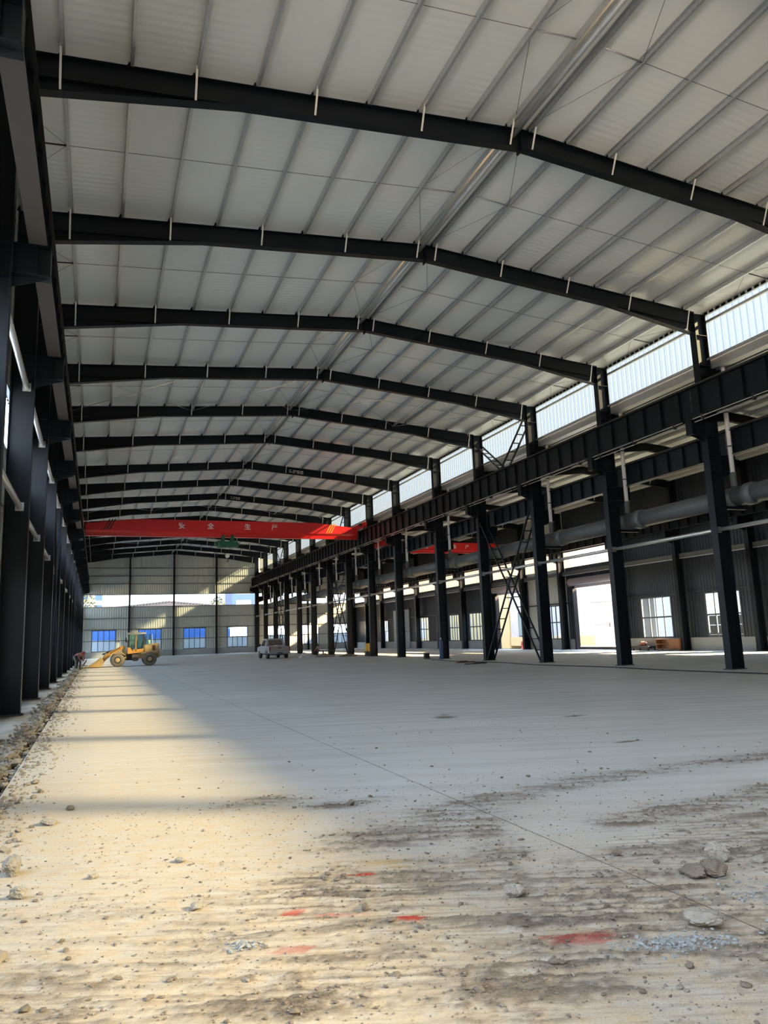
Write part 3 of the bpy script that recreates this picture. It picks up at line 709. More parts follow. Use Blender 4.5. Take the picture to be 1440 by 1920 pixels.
def floor_mat():
    m, nt, b = new_mat('dusty_concrete')
    at = N(nt, 'ShaderNodeAttribute', attribute_name='stain'); ad = N(nt, 'ShaderNodeAttribute', attribute_name='dust')
    sp = N(nt, 'ShaderNodeSeparateColor'); nt.links.new(at.outputs['Color'], sp.inputs[0])
    sd = N(nt, 'ShaderNodeSeparateColor'); nt.links.new(ad.outputs['Color'], sd.inputs[0])
    tc = N(nt, 'ShaderNodeTexCoord')
    mp = N(nt, 'ShaderNodeMapping'); mp.inputs['Rotation'].default_value = (0, 0, YAW); nt.links.new(tc.outputs['Object'], mp.inputs[0])
    def noise(scale, detail, vec=None, rough=.55):
        n = N(nt, 'ShaderNodeTexNoise'); n.inputs['Scale'].default_value = scale; n.inputs['Detail'].default_value = detail; n.inputs['Roughness'].default_value = rough
        nt.links.new(vec if vec is not None else tc.outputs['Object'], n.inputs['Vector']); return n.outputs['Fac']
    ms = N(nt, 'ShaderNodeMapping'); ms.inputs['Scale'].default_value = (.35, 3.0, 1); nt.links.new(mp.outputs[0], ms.inputs[0])
    m2 = N(nt, 'ShaderNodeMapping'); m2.inputs['Scale'].default_value = (2.2, 26.0, 1); nt.links.new(mp.outputs[0], m2.inputs[0])
    streak = noise(1.0, 5, m2.outputs[0], .6); smear = noise(1.0, 5, ms.outputs[0]); big = noise(.25, 5); fine = noise(75, 6, None, .68); mid = noise(7, 4)
    def mix(fac, a, c, typ='MIX'):
        n = N(nt, 'ShaderNodeMix', data_type='RGBA', blend_type=typ)
        if isinstance(fac, float): n.inputs[0].default_value = fac
        else: nt.links.new(fac, n.inputs[0])
        for i, v in ((6, a), (7, c)):
            if isinstance(v, tuple): n.inputs[i].default_value = v+(1,)
            else: nt.links.new(v, n.inputs[i])
        return n.outputs[2]
    def rng(fac, a, c, lo=0.0, hi=1.0):
        n = N(nt, 'ShaderNodeMapRange'); nt.links.new(fac, n.inputs[0])
        for i, v in ((1, a), (2, c), (3, lo), (4, hi)): n.inputs[i].default_value = v
        return n.outputs[0]
    def mul(a, c):
        n = N(nt, 'ShaderNodeMath', operation='MULTIPLY')
        for i, v in ((0, a), (1, c)):
            if isinstance(v, float): n.inputs[i].default_value = v
            else: nt.links.new(v, n.inputs[i])
        return n.outputs[0]
    clean = mix(rng(big, .3, .7), (.41, .425, .42), (.51, .52, .51))
    clean = mix(mul(rng(smear, .45, .7), .55), clean, (.34, .34, .325))
    tan = mix(rng(fine, .38, .62), (.34, .255, .16), (.55, .435, .29))
    col = mix(mul(sd.outputs[0], rng(mid, .25, .7, .45, 1.0)), clean, tan)
    mudc = mix(rng(fine, .38, .62), (.055, .042, .031), (.17, .13, .095))
    col = mix(sp.outputs[0], col, mudc)
    col = mix(mul(sd.outputs[1], rng(fine, .50, .68)), col, mix(mid, (.13, .105, .08), (.22, .18, .135)))
    col = mix(mul(sd.outputs[1], rng(streak, .50, .66, 0.0, .85)), col, mix(mid, (.12, .095, .07), (.22, .175, .125)))
    col = mix(sp.outputs[1], col, (.34, .035, .018))
    col = mix(sd.outputs[2], col, (.36, .24, .08))
    col = mix(sp.outputs[2], col, mix(fine, (.12, .122, .12), (.30, .305, .30)))
    nt.links.new(col, b.inputs['Base Color'])
    rg = rng(smear, .3, .8, .55, .85); nt.links.new(rg, b.inputs['Roughness']); b.inputs['Specular IOR Level'].default_value = .35
    add = N(nt, 'ShaderNodeMath', operation='ADD'); nt.links.new(fine, add.inputs[0]); a2 = N(nt, 'ShaderNodeMath', operation='MULTIPLY_ADD'); a2.inputs[1].default_value = -1.2; nt.links.new(streak, a2.inputs[0]); nt.links.new(mul(mid, .8), a2.inputs[2]); nt.links.new(a2.outputs[0], add.inputs[1])
    bp = N(nt, 'ShaderNodeBump'); bp.inputs['Distance'].default_value = .007; nt.links.new(rng(sd.outputs[1], 0, .6, .16, .75), bp.inputs['Strength'])
    nt.links.new(add.outputs[0], bp.inputs['Height']); nt.links.new(bp.outputs[0], b.inputs['Normal'])
    return m
M['floor'] = floor_mat()
floor = thing('floor', (0, 0, 0), 'dusty concrete slab floor with muddy tyre tracks', 'floor', None, 'structure')
def slab(xs, ys, name='slab', zoff=0.0, depth=.12):
    X, Yg = np.meshgrid(np.array(xs), np.array(ys)); nx, ny = len(xs), len(ys)
    h, mud, red, ochre, grav, dust, zone = floor_fields(X, Yg)
    edge = np.minimum(1, np.minimum(X-xs[0], xs[-1]-X)/.05); h = h*edge
    V = np.stack([X, Yg, h+zoff], -1).reshape(-1, 3)
    idx = np.arange(nx*ny).reshape(ny, nx)
    F = np.stack([idx[:-1, :-1], idx[:-1, 1:], idx[1:, 1:], idx[1:, :-1]], -1).reshape(-1, 4)
    n0 = len(V)   # broken edge faces down both long sides
    L0 = V[idx[:, 0]].copy(); R0 = V[idx[:, -1]].copy(); L = L0.copy(); L[:, 2] = zoff-depth; Rr = R0.copy(); Rr[:, 2] = zoff-depth
    V = np.vstack([V, L, Rr, L0, R0]); li = n0+np.arange(ny); ri = li+ny; l0 = ri+ny; r0 = l0+ny
    F = np.vstack([F, np.stack([l0[:-1], l0[1:], li[1:], li[:-1]], -1), np.stack([r0[1:], r0[:-1], ri[:-1], ri[1:]], -1)])
    me = bpy.data.meshes.new(name); me.vertices.add(len(V)); me.vertices.foreach_set('co', V.astype(np.float32).ravel())
    me.loops.add(F.size); me.loops.foreach_set('vertex_index', F.astype(np.int32).ravel())
    me.polygons.add(len(F)); me.polygons.foreach_set('loop_start', np.arange(0, F.size, 4, dtype=np.int32)); me.polygons.foreach_set('loop_total', np.full(len(F), 4, dtype=np.int32))
    me.update(); me.validate()
    pad = np.zeros(4*ny)
    for nm, ch in (('stain', (mud, red, grav)), ('dust', (dust, zone, ochre))):
        at = me.color_attributes.new(nm, 'FLOAT_COLOR', 'POINT'); c = np.ones((len(V), 4), np.float32)
        for i, a in enumerate(ch): c[:, i] = np.concatenate([a.ravel(), pad+(1.0 if nm == 'stain' and i == 0 else 0.0)])
        at.data.foreach_set('color', c.ravel())
    me.polygons.foreach_set('use_smooth', np.ones(len(F), bool)); me.materials.append(M['floor'])
    return link(name, me, floor)
ysf = list(np.arange(YNEAR, 1.5, 1.8)) + list(np.arange(1.5, 5.2, .016)) + list(np.arange(5.2, 9, .028)) + list(np.arange(9, 14.0, .06)) + list(np.arange(14, 30, .8)) + list(np.arange(30, YEND, 3.0)) + [YEND]
JX, JX2 = 3.28, 19.35
slab(list(np.arange(-.93, JX-.006, .026))+[JX-.005], ysf)
slab(list(np.arange(JX+.005, 5.6, .026))+list(np.arange(5.6, 9.0, .05))+[9.0, 10, 12, 14, 16, 18, JX2-.006], ysf)
slab([JX2+.006, 21, 24, 28, 32, XW-.1], ysf[::6]+[YEND])
slab([-2.36, -2.0, -1.7, -1.5, -1.3, -1.07], list(np.arange(YNEAR, 40, .5))+list(np.arange(40, YEND, 3))+[YEND], 'slab', -.01, .3)
MB().box(-2.5, XW+.2, YNEAR, YEND, -.34, -.26).build('sub_base', simple('trench_soil', (.075, .062, .05), .95, var=.4, scale=6, bump=.5), floor)
ground = tag(MB().box(-260, 300, -160, 420, -.7, -.345).build('ground', M['out_ground']), 'bare ground outside the hall', 'ground', None, 'structure')

# ---------------------------------------------------------------- stones and rubble
def ico():
    t = (1+5**.5)/2
    v = np.array([(-1,t,0),(1,t,0),(-1,-t,0),(1,-t,0),(0,-1,t),(0,1,t),(0,-1,-t),(0,1,-t),(t,0,-1),(t,0,1),(-t,0,-1),(-t,0,1)], float); v /= np.linalg.norm(v[0])
    f = np.array([(0,11,5),(0,5,1),(0,1,7),(0,7,10),(0,10,11),(1,5,9),(5,11,4),(11,10,2),(10,7,6),(7,1,8),(3,9,4),(3,4,2),(3,2,6),(3,6,8),(3,8,9),(4,9,5),(2,4,11),(6,2,10),(8,6,7),(9,8,1)])
    return v, f
IV, IF = ico()
def scatter(name, P, S, mat, flat=.6, parent=None):
    n = len(P); ang = RNG.uniform(0, 2*np.pi, n)
    V = IV[None]*(1+RNG.uniform(-.42, .42, (n, 12, 1)))
    sc = S[:, None]*np.stack([RNG.uniform(.8, 1.3, n), RNG.uniform(.6, 1.0, n), flat*RNG.uniform(.7, 1.2, n)], -1)
    V = V*sc[:, None, :]; c, s = np.cos(ang)[:, None], np.sin(ang)[:, None]
    V = np.stack([V[..., 0]*c-V[..., 1]*s, V[..., 0]*s+V[..., 1]*c, V[..., 2]], -1)+P[:, None, :]
    F = (IF[None]+(np.arange(n)*12)[:, None, None]).reshape(-1, 3)
    me = bpy.data.meshes.new(name); me.from_pydata(V.reshape(-1, 3).tolist(), [], F.tolist()); me.materials.append(mat); me.update()
    return link(name, me, parent)
M['clod'] = simple('mud_clod', (.15, .12, .09), .95, var=.45, scale=3.0)
M['rubble'] = simple('pale_rubble', (.24, .205, .165), .95, var=.5, scale=7.0, bump=.4, bscale=30)
M['stone'] = simple('grey_stone', (.27, .24, .195), .9, var=.35, scale=12.0, bump=.6, bscale=26)
# clods shaken off the tyres, thick where the floor is muddy
cx, cy = RNG.uniform(-.9, 8.5, 170000), RNG.uniform(1.8, 12.5, 170000)
hh, mud, red, ochre, grav, dust, zone = floor_fields(cx, cy)
keep = RNG.uniform(0, 1, 170000) < np.clip(mud*.30+zone*.07+.008+grav*.3, 0, 1)*np.clip(1.4-cy/14, .1, 1)
cx, cy, hh = cx[keep], cy[keep], hh[keep]; sz = np.clip(RNG.lognormal(-5.25, .6, len(cx)), .003, .032)
tag(scatter('mud_clods', np.stack([cx, cy, hh+sz*.3], -1), sz, M['clod'], .5), 'small dark mud clods scattered over the tyre tracks', 'clods', None, 'stuff')
# light grit over the near floor
gx, gy = RNG.uniform(-.9, 5.0, 5200), 1.9+RNG.uniform(0, 1, 5200)**1.6*6; hg = floor_fields(gx, gy)[0]; sz = np.clip(RNG.lognormal(-5.3, .45, len(gx)), .003, .016)
tag(scatter('grit', np.stack([gx, gy, hg+sz*.3], -1), sz, M['rubble']), 'pale grit strewn across the near floor', 'grit', None, 'stuff')
n = 9000; ty = 4.0+66*RNG.uniform(0, 1, n)**1.5; tx = np.minimum(-1.10+RNG.normal(0, .15, n), -.965); far = RNG.uniform(0, 1, n) < .24
tx[far] = -.9+np.abs(RNG.normal(0, .22, far.sum())); sz = np.clip(RNG.lognormal(-3.75, .55, n), .010, .085)*np.where(far, .55, 1)
tz = np.where(tx > -1.07, np.where(tx < -.93, -.20+RNG.uniform(0, .17, n), .0), .0)+sz*.35+np.where(far, 0, .07*np.exp(-((tx+1.17)/.12)**2)*RNG.uniform(0, 1, n))
ok_ = ~((ty > 58.5) & (ty < 63.0) & (tx > -1.0)); tx, ty, tz, sz = tx[ok_], ty[ok_], tz[ok_], sz[ok_]
tag(scatter('trench_rubble', np.stack([tx, ty, tz], -1), sz, M['rubble'], .75), 'pale broken concrete rubble heaped along the floor trench', 'rubble', None, 'stuff')
def rock(x, y, r, flat, label, mat='stone', seed=0):
    rr = np.random.default_rng(100+seed); v, f = IV, IF
    # one subdivision, then knocked about
    e = {}; vs = [tuple(p) for p in v]; fs = []
    def midp(a, b):
        k = (min(a, b), max(a, b))
        if k not in e:
            p = (np.array(vs[a])+np.array(vs[b])); p /= np.linalg.norm(p); e[k] = len(vs); vs.append(tuple(p))
        return e[k]
    fs = [tuple(t) for t in f]
    for lev in range(3):
        nf = []
        for a, b, c in fs:
            ab, bc_, ca = midp(a, b), midp(b, c), midp(c, a); nf += [(a, ab, ca), (b, bc_, ab), (c, ca, bc_), (ab, bc_, ca)]
        fs = nf
    U = np.array(vs); cut_ = rr.normal(0, 1, (9, 3)); cut_ /= np.linalg.norm(cut_, axis=1)[:, None]; q = np.ones(len(U))
    for c in cut_: q = np.minimum(q, rr.uniform(.62, .85)/np.maximum(U@c, .3))       # broken faces
    q = q*(1+.45*(fbm(U[:, 0]*3+9, U[:, 1]*3+U[:, 2]*2, seed)-.5)+rr.uniform(-.05, .05, len(U)))
    r = r*.92; V = U*q[:, None]*np.array([r*1.15, r*.9, r*flat])
    a = rr.uniform(0, 6.28); V = np.stack([V[:, 0]*math.cos(a)-V[:, 1]*math.sin(a), V[:, 0]*math.sin(a)+V[:, 1]*math.cos(a), V[:, 2]], -1)
    h = float(floor_fields(np.array([x]), np.array([y]))[0][0])
    o = MB().poly(V, [tuple(int(q) for q in t) for t in fs]).build('stone', M[mat], None, (x, y, h-float(V[:, 2].min())*.82))
    return tag(o, label, 'stone', 'larger loose stones', 'thing')
px_, py_, ps_ = [], [], []
for cx_, cy_, a_, b_, n_ in ((2.78, 3.27, .26, .11, 260), (.76, 4.22, .10, .055, 70), (3.95, 3.5, .48, .18, 260), (3.6, 3.05, .32, .13, 160), (.85, 3.05, .22, .07, 90)):
    q_ = RNG.normal(0, .55, (n_, 2))*np.array([a_, b_]); px_ += list(cx_+q_[:, 0]*CF+q_[:, 1]*SF); py_ += list(cy_-q_[:, 0]*SF+q_[:, 1]*CF); ps_ += list(np.clip(RNG.lognormal(-4.7, .35, n_), .005, .02))
px_, py_, ps_ = np.array(px_), np.array(py_), np.array(ps_)
tag(scatter('grey_gravel', np.stack([px_, py_, floor_fields(px_, py_)[0]+ps_*.3], -1), ps_, simple('gravel_grey', (.25, .255, .25), .9, var=.5, scale=20)), 'patches of grey gravel spilt on the near floor', 'gravel', None, 'stuff')
ROCKS = [(3.98, 4.22, .085, .85, 'rounded grey stone, furthest of the cluster near the right edge'), (3.72, 3.99, .10, .6, 'brown earthy lump in the stone cluster near the right edge'),
         (3.60, 4.02, .09, .5, 'dark flat clod beside the brown lump near the right edge'), (4.20, 4.06, .05, .7, 'small grey stone right of the rounded one'),
         (3.08, 3.40, .10, .45, 'flat pale stone lying above the grey gravel patch'), (2.41, 4.24, .062, .85, 'round pale stone between the tyre tracks'),
         (-.52, 6.20, .085, 1.0, 'upright pale stone casting a shadow at the left edge'), (-.42, 5.62, .055, .9, 'small pale stone below the upright one at the left edge'),
         (-.36, 7.75, .09, .35, 'flat chip of concrete near the left edge beyond the upright stone'), (1.52, 4.44, .028, 1.0, 'small dark round stone between the red paint stains'),
         (.02, 5.85, .04, .6, 'small pale chip lying in the sunlit strip'), (.62, 5.95, .05, .4, 'flat broken chip on the smooth sunlit concrete'), (2.30, 7.05, .04, .8, 'dark clod on the clean grey concrete beyond the tracks'),
         (-.20, 8.3, .05, .5, 'ochre clod just before the first column shadow'), (.60, 4.9, .045, .5, 'broken white chip left of the tyre ridges'), (3.45, 4.6, .035, .7, 'small dark clod above the tyre ridges on the right')]
for i, (x, y, r, fl, lab) in enumerate(ROCKS): rock(x, y, r, fl, lab, 'clod' if ('dark' in lab or 'brown' in lab or 'ochre' in lab) else 'stone', i)
# ---------------------------------------------------------------- bridge cranes
def text_mesh(body, size, mat):
    c = bpy.data.curves.new('lettering', 'FONT'); c.body = body; c.size = size; c.align_x = 'CENTER'; c.align_y = 'CENTER'; c.extrude = .004; c.offset = size*.018
    o = bpy.data.objects.new('lettering', c); COL.objects.link(o)
    me = bpy.data.meshes.new_from_object(o.evaluated_get(bpy.context.evaluated_depsgraph_get()))
    bpy.data.objects.remove(o); bpy.data.curves.remove(c); me.materials.clear(); me.materials.append(mat); return me
def crane(y, x0, x1, zr, zt, zm, zb, chars, csize, label, stripes):
    """girder from rail x0 to rail x1; zr rail top, zt girder top, zm skirt line, zb underside"""
    t = thing('bridge_crane', ((x0+x1)/2, y, zr), label, 'crane', 'bridge cranes'); ox = (x0+x1)/2
    tp_ = 3.4*(x1-x0)/21.0; a, b = x0+.25-ox, x1-.25-ox; Z = lambda z: z-zr
    g = MB().prism([(a, Z(zm)), (a, Z(zt)-.38), (a+tp_, Z(zt)), (b-tp_, Z(zt)), (b, Z(zt)-.38), (b, Z(zm))], 'y', -.26, .26).build('girder', M['red'], t)
    MB().prism([(-.26, Z(zm)), (.26, Z(zm)), (.13, Z(zm)-.14), (.10, Z(zb)+.06), (-.10, Z(zb)+.06), (-.13, Z(zm)-.14)], 'x', a, b).build('skirt', M['red'], g)
    MB().box(a, b, -.17, .17, Z(zb), Z(zb)+.06).build('track_flange', M['red'], g)
    MB().box(a+tp_, b-tp_, -.30, .30, Z(zt)-.02, Z(zt)).build('cover_plate', M['red'], g)
    for ch, x in chars:
        o = link('lettering', text_mesh(ch, csize, M['char_white']), t, (x-ox, -.268, Z((zt+zm)/2)-.02)); o.rotation_euler = (math.pi/2, 0, 0)
    for x, mat in stripes:
        for i in range(3):
            p = MB(); w = .09; xx = x-ox+i*.19
            p.poly([(xx, -.264, Z(zm)+.05), (xx+w, -.264, Z(zm)+.05), (xx+w+.42, -.264, Z(zt)-.03), (xx+.42, -.264, Z(zt)-.03), (xx, -.262, Z(zm)+.05), (xx+w, -.262, Z(zm)+.05), (xx+w+.42, -.262, Z(zt)-.03), (xx+.42, -.262, Z(zt)-.03)],
                   [(0, 1, 2, 3), (7, 6, 5, 4), (0, 4, 5, 1), (2, 6, 7, 3)]).build('warning_stripe', mat, t)
    for x in (x0-ox, x1-ox):
        e = MB(); e.box(x-.14, x+.14, -1.5, 1.5, .10, .50); e.box(x-.10, x+.10, -1.62, -1.5, .2, .42); e.box(x-.10, x+.10, 1.5, 1.62, .2, .42)
        ec = e.build('end_carriage', M['red'], t)
        for yy in (-1.2, 1.2): MB().lathe([(.17, -.05), (.20, -.05), (.20, -.035), (.17, -.03), (.17, .03), (.20, .035), (.20, .05), (.17, .05)], (x, yy, .175), 'x', 20).build('wheel', M['dark'], ec)
        MB().lathe([(.10, -.35), (.12, -.33), (.12, .02), (.08, .05)], (x+(.3 if x < 0 else -.3), -.9, .32), 'y', 14).build('travel_motor', M['dark'], ec)
    return t, ox
orange = simple('stripe_yellow', (.75, .30, .02), .5)
c1, ox = crane(58.0, XCL, XCR, 10.335, 10.86, 9.98, 9.58, (('安', 5.87), ('全', 8.03), ('生', 10.89), ('产', 13.03)), .50,
               'long red bridge crane with white characters spanning the main hall', ((.25, M['black']), (17.3, orange)))
# hoist trolley under the girder
h = thing('crane_hoist', (9.35, 58.0, 9.58), 'green wire-rope hoist with a hook hanging under the red bridge crane', 'hoist')
MB().lathe([(.14, -.72), (.27, -.70), (.27, .60), (.20, .64), (.20, .88), (.12, .92)], (0, .28, -.50), 'x', 18).build('drum', M['green'], h)
MB().lathe([(.13, -.95), (.16, -.93), (.16, -.62), (.13, -.60)], (0, .28, -.48), 'x', 16).build('motor', M['green'], h)
MB().box(-.66, .70, -.36, -.02, -.76, -.32).build('gear_case', M['green'], h)
for x in (-.36, .36):
    p = MB(); p.box(x-.13, x+.13, -.26, -.23, -.36, .12); p.box(x-.13, x+.13, .23, .26, -.36, .12); p.box(x-.13, x+.13, -.26, .26, -.38, -.34); pl = p.build('side_plate', M['green'], h)
    for yy in (-.21, .21): MB().lathe([(.09, -.02), (.10, 0), (.09, .02)], (x, yy, .14), 'y', 14).build('trolley_wheel', M['dark'], pl)
for x in (-.22, .22): MB().tube([(x, .05, -.6), (x*.35, .02, -1.32)], .010, 5).build('rope', M['dark'], h)
blk = MB().lathe([(.05, -.06), (.17, -.05), (.17, .05), (.05, .06)], (0, 0, -1.42), 'y', 18).build('hook_block', M['white_paint'], h)
MB().tube([(0, 0, -1.55), (0, 0, -1.66), (.08, 0, -1.74), (.05, 0, -1.85), (-.05, 0, -1.85), (-.09, 0, -1.77)], [.03, .03, .035, .035, .03, .012], 8).build('hook', M['dark'], blk)
MB().tube([(-.75, .1, -.75), (-.78, .1, -1.1), (-.75, .1, -1.45)], .012, 5).build('control_cable', M['dark'], h)
c2, ox2 = crane(57.2, XAL, XARR, 8.76, 9.27, 8.62, 8.40, (('安', 23.9), ('全', 25.86), ('生', 28.53), ('产', 29.72)), .36,
                'shorter red bridge crane with white characters inside the side aisle', ((22.4, M['black']), (32.8, M['black'])))
h = thing('crane_hook', (28.45, 57.2, 8.40), 'orange hook block hanging from the aisle crane', 'hook')
MB().box(-.40, .40, -.2, .2, -.40, .0).build('hoist_body', M['dark'], h)
for x in (-.06, .06): MB().tube([(x, 0, -.4), (x*.6, 0, -.95)], .012, 5).build('rope', M['dark'], h)
b2 = MB().lathe([(.06, -.06), (.16, -.05), (.16, .05), (.06, .06)], (0, 0, -1.05), 'y', 16).build('hook_block', simple('hook_orange', (.55, .20, .03), .5), h)
MB().tube([(0, 0, -1.2), (0, 0, -1.3), (.08, 0, -1.38), (.04, 0, -1.5), (-.06, 0, -1.48)], [.03, .03, .035, .03, .012], 8).build('hook', M['dark'], b2)

# ---------------------------------------------------------------- wheel loader (faces -x)
YEL = simple('loader_yellow', (.50, .24, .045), .55, var=.25, scale=2.5); YEL2 = simple('loader_dusty_yellow', (.40, .28, .12), .75, var=.3, scale=3)
TYRE = simple('dusty_tyre', (.15, .125, .09), .9, var=.35, scale=6); SEATB = simple('seat_black', (.02, .02, .022), .6)
L = thing('wheel_loader', (2.0, 60.65, 0), 'small yellow wheel loader with glazed cab and lowered bucket', 'loader')
def wheel(parent, x, y, z, r, w, tyre, rimmat, side, rimr=.52):
    t = MB(); t.lathe([(r*rimr, -w/2), (r*.88, -w/2), (r*.98, -w*.38), (r, -w*.2), (r, w*.2), (r*.98, w*.38), (r*.88, w/2), (r*rimr, w/2)], (0, 0, 0), 'y', 28)
    o = t.build('wheel', tyre, parent, (x, y, z))
    l = MB()
    for i in range(18):
        a = 2*math.pi*i/18; ca, sa = math.cos(a), math.sin(a)
        for s in (-1, 1):
            p = Vector((ca*r*.99, s*w*.05, sa*r*.99)); q = Vector((math.cos(a+.10)*r*.985, s*w*.47, math.sin(a+.10)*r*.985)); l.bar(p, q, r*.075, r*.06, up=(ca, 0, sa))
    l.build('tread', tyre, o)
    s = side; MB().lathe([(r*rimr*1.0, s*w*.505), (r*rimr*.98, s*w*.53), (r*rimr*.86, s*w*.53), (r*rimr*.80, s*w*.38), (r*rimr*.5, s*w*.34), (r*rimr*.3, s*w*.34)], (0, 0, 0), 'y', 22).build('rim', M['dark'], o); MB().lathe([(r*rimr*.74, s*w*.40), (r*rimr*.70, s*w*.50), (r*rimr*.4, s*w*.52), (r*.08, s*w*.54)], (0, 0, 0), 'y', 18).build('hub', rimmat, o)
    return o
for x, r in ((-.48, .50), (1.82, .50)):
    for yy, s in ((-.80, -1), (.80, 1)): wheel(L, x, yy, r, r, .36, TYRE, YEL2, s)
# rear frame, engine hood, counterweight
MB().prism([(1.0, .55), (2.50, .55), (2.58, .75), (2.58, 1.05), (1.0, 1.05)], 'y', -.45, .45).build('rear_frame', YEL2, L)
hd = MB().prism([(1.35, 1.02), (2.52, 1.02), (2.56, 1.12), (2.52, 1.62), (2.35, 1.68), (1.35, 1.55)], 'y', -.52, .52).build('engine_hood', YEL2, L)
MB().box(2.02, 2.22, -.535, -.52, 1.12, 1.52).build('side_grille', simple('grille_red', (.16, .03, .02), .6), hd)
for i in range(5): MB().box(2.0, 2.24, -.545, -.535, 1.15+i*.08, 1.18+i*.08).build('grille_bar', M['dark'], hd)
MB().box(2.50, 2.62, -.60, .60, .62, 1.02).build('counterweight', YEL2, L)
MB().tube([(1.55, .3, 1.55), (1.55, .3, 2.1), (1.62, .3, 2.22)], .04, 8).build('exhaust', M['dark'], L)
MB().lathe([(.10, 0), (.13, .02), (.13, .26), (.07, .30)], (1.75, -.25, 1.62), 'z', 14).build('air_filter', M['white_paint'], L)
for x in (1.82,): 
    for s in (-1, 1): MB().prism([(x-.62, .98), (x-.42, 1.10), (x+.42, 1.10), (x+.60, .98), (x+.60, .92), (x-.62, .92)], 'y', s*.62 if s < 0 else .45, -.45 if s < 0 else .98*.95).build('mudguard', YEL2, L)
# articulation, belly
MB().box(.05, 1.05, -.30, .30, .45, .95).build('articulation', M['dark'], L)
MB().box(.55, 1.0, -.72, -.40, .42, .88).build('fuel_tank', simple('tank_dusty', (.10, .08, .065), .85, var=.4, scale=8), L)
MB().box(.50, .98, .40, .72, .42, .88).build('battery_box', M['dark'], L)
for z in (.38, .62): MB().box(.62, .92, -.86, -.72, z, z+.04).build('step', M['dark'], L)
# cab
cb = MB(); cb.prism([(.22, 1.10), (.22, 1.45), (.42, 1.36), (.60, 1.10), (1.45, 1.10), (1.45, 1.02), (.22, .92)], 'y', -.62, .62); cab = cb.build('cab', YEL, L)
MB().prism([(.60, 1.10), (1.42, 1.10), (1.42, 1.30), (.62, 1.22)], 'y', -.63, -.58).build('door_panel', YEL, cab)
for (x, zz, x2) in ((.26, 1.40, .34), (.80, 1.10, .82), (1.42, 1.10, 1.36)):
    for s in (-1, 1): MB().bar((x, s*.60, zz), (x2, s*.60, 2.40), .06, .06).build('pillar', YEL if .7 < x < .9 else M['dark'], cab)
MB().prism([(.20, 2.40), (.24, 2.50), (1.50, 2.50), (1.56, 2.42), (1.50, 2.38), (.24, 2.36)], 'y', -.68, .68).build('roof', simple('cab_roof', (.60, .52, .36), .7, var=.2), cab)
for x0, x1 in ((.36, .78), (.85, 1.36)):
    for s in (-1, 1): MB().box(x0, x1, s*.605-.004, s*.605+.004, 1.32 if x0 < .5 else 1.30, 2.36).build('side_window', M['cab_glass'], cab)
MB().poly([(.27, -.56, 1.46), (.27, .56, 1.46), (.35, .56, 2.36), (.35, -.56, 2.36), (.278, -.56, 1.46), (.278, .56, 1.46), (.358, .56, 2.36), (.358, -.56, 2.36)], [(0, 1, 2, 3), (7, 6, 5, 4), (0, 4, 5, 1), (2, 6, 7, 3), (1, 5, 6, 2), (0, 3, 7, 4)]).build('windscreen', M['cab_glass'], cab)
MB().box(1.36, 1.368, -.56, .56, 1.55, 2.36).build('rear_window', M['cab_glass'], cab)
MB().prism([(1.46, 1.62), (2.02, 1.62), (1.98, 2.34), (1.46, 2.34)], 'y', -.60, -.592).build('side_screen', M['cab_glass'], cab)
MB().bar((2.0, -.596, 1.62), (1.98, -.596, 2.34), .025, .025).build('screen_post', M['white_paint'], cab)
MB().box(.98, 1.30, -.24, .24, 1.12, 1.32).build('seat', SEATB, cab); MB().prism([(1.20, 1.30), (1.32, 1.30), (1.40, 1.82), (1.28, 1.84)], 'y', -.24, .24).build('backrest', SEATB, cab)
MB().tube([(.55, 0, 1.15), (.66, 0, 1.55)], .03, 8).build('steering_column', M['dark'], cab)
MB().lathe([(.18, -.012), (.20, 0), (.18, .012)], (.66, 0, 1.57), 'z', 18).build('steering_wheel', M['dark'], cab)
for s in (-1, 1):
    mr = MB(); mr.bar((.26, s*.62, 1.75), (.14, s*.78, 1.95), .02, .02); mr.box(.10, .14, s*.78-.09, s*.78+.09, 1.80, 2.15); mr.build('mirror', M['black'], cab)
# front frame, arms, bucket
MB().prism([(-.75, .45), (.15, .45), (.15, .95), (.05, 1.48), (-.12, 1.52), (-.30, 1.0), (-.75, .75)], 'y', -.40, .40).build('front_frame', YEL2, L)
for s in (-1, 1): MB().prism([(-1.02, .86), (-.85, 1.04), (-.15, 1.06), (.06, .88), (.06, .82), (-.20, .98), (-.80, .97), (-.96, .80)], 'y', s*.98 if s < 0 else .62, -.62 if s < 0 else .98).build('mudguard', YEL2, L)
for s in (-1, 1):
    arm = MB().prism([(.02, 1.50), (-.10, 1.30), (-.95, .86), (-1.45, .36), (-1.58, .42), (-1.42, .78), (-1.05, 1.14), (-.10, 1.56)], 'y', s*.38-.06, s*.38+.06).build('lift_arm', YEL, L)
    if s < 0: 
        mb = MB()
        for i in range(7): 
            x = -.98+i*.10; z = .97+i*.062; mb.poly([(x, -.445, z), (x+.055, -.445, z+.034), (x+.035, -.445, z+.115), (x-.02, -.445, z+.08), (x, -.4405, z), (x+.055, -.4405, z+.034), (x+.035, -.4405, z+.115), (x-.02, -.4405, z+.08)], [(0, 1, 2, 3), (7, 6, 5, 4), (0, 4, 5, 1), (2, 6, 7, 3)])
        mb.build('worn_lettering', M['dark'], arm)
    MB().tube([(-.10, s*.38, .80), (-.85, s*.38, .95)], .05, 8).build('lift_cylinder', M['dark'], L)
MB().tube([(-.05, 0, 1.35), (-.95, 0, 1.18), (-1.55, 0, .95)], .06, 8).build('tilt_cylinder', M['dark'], L)
MB().prism([(-1.30, 1.15), (-1.22, 1.2), (-1.50, .50), (-1.60, .50)], 'y', -.06, .06).build('tilt_lever', YEL2, L)
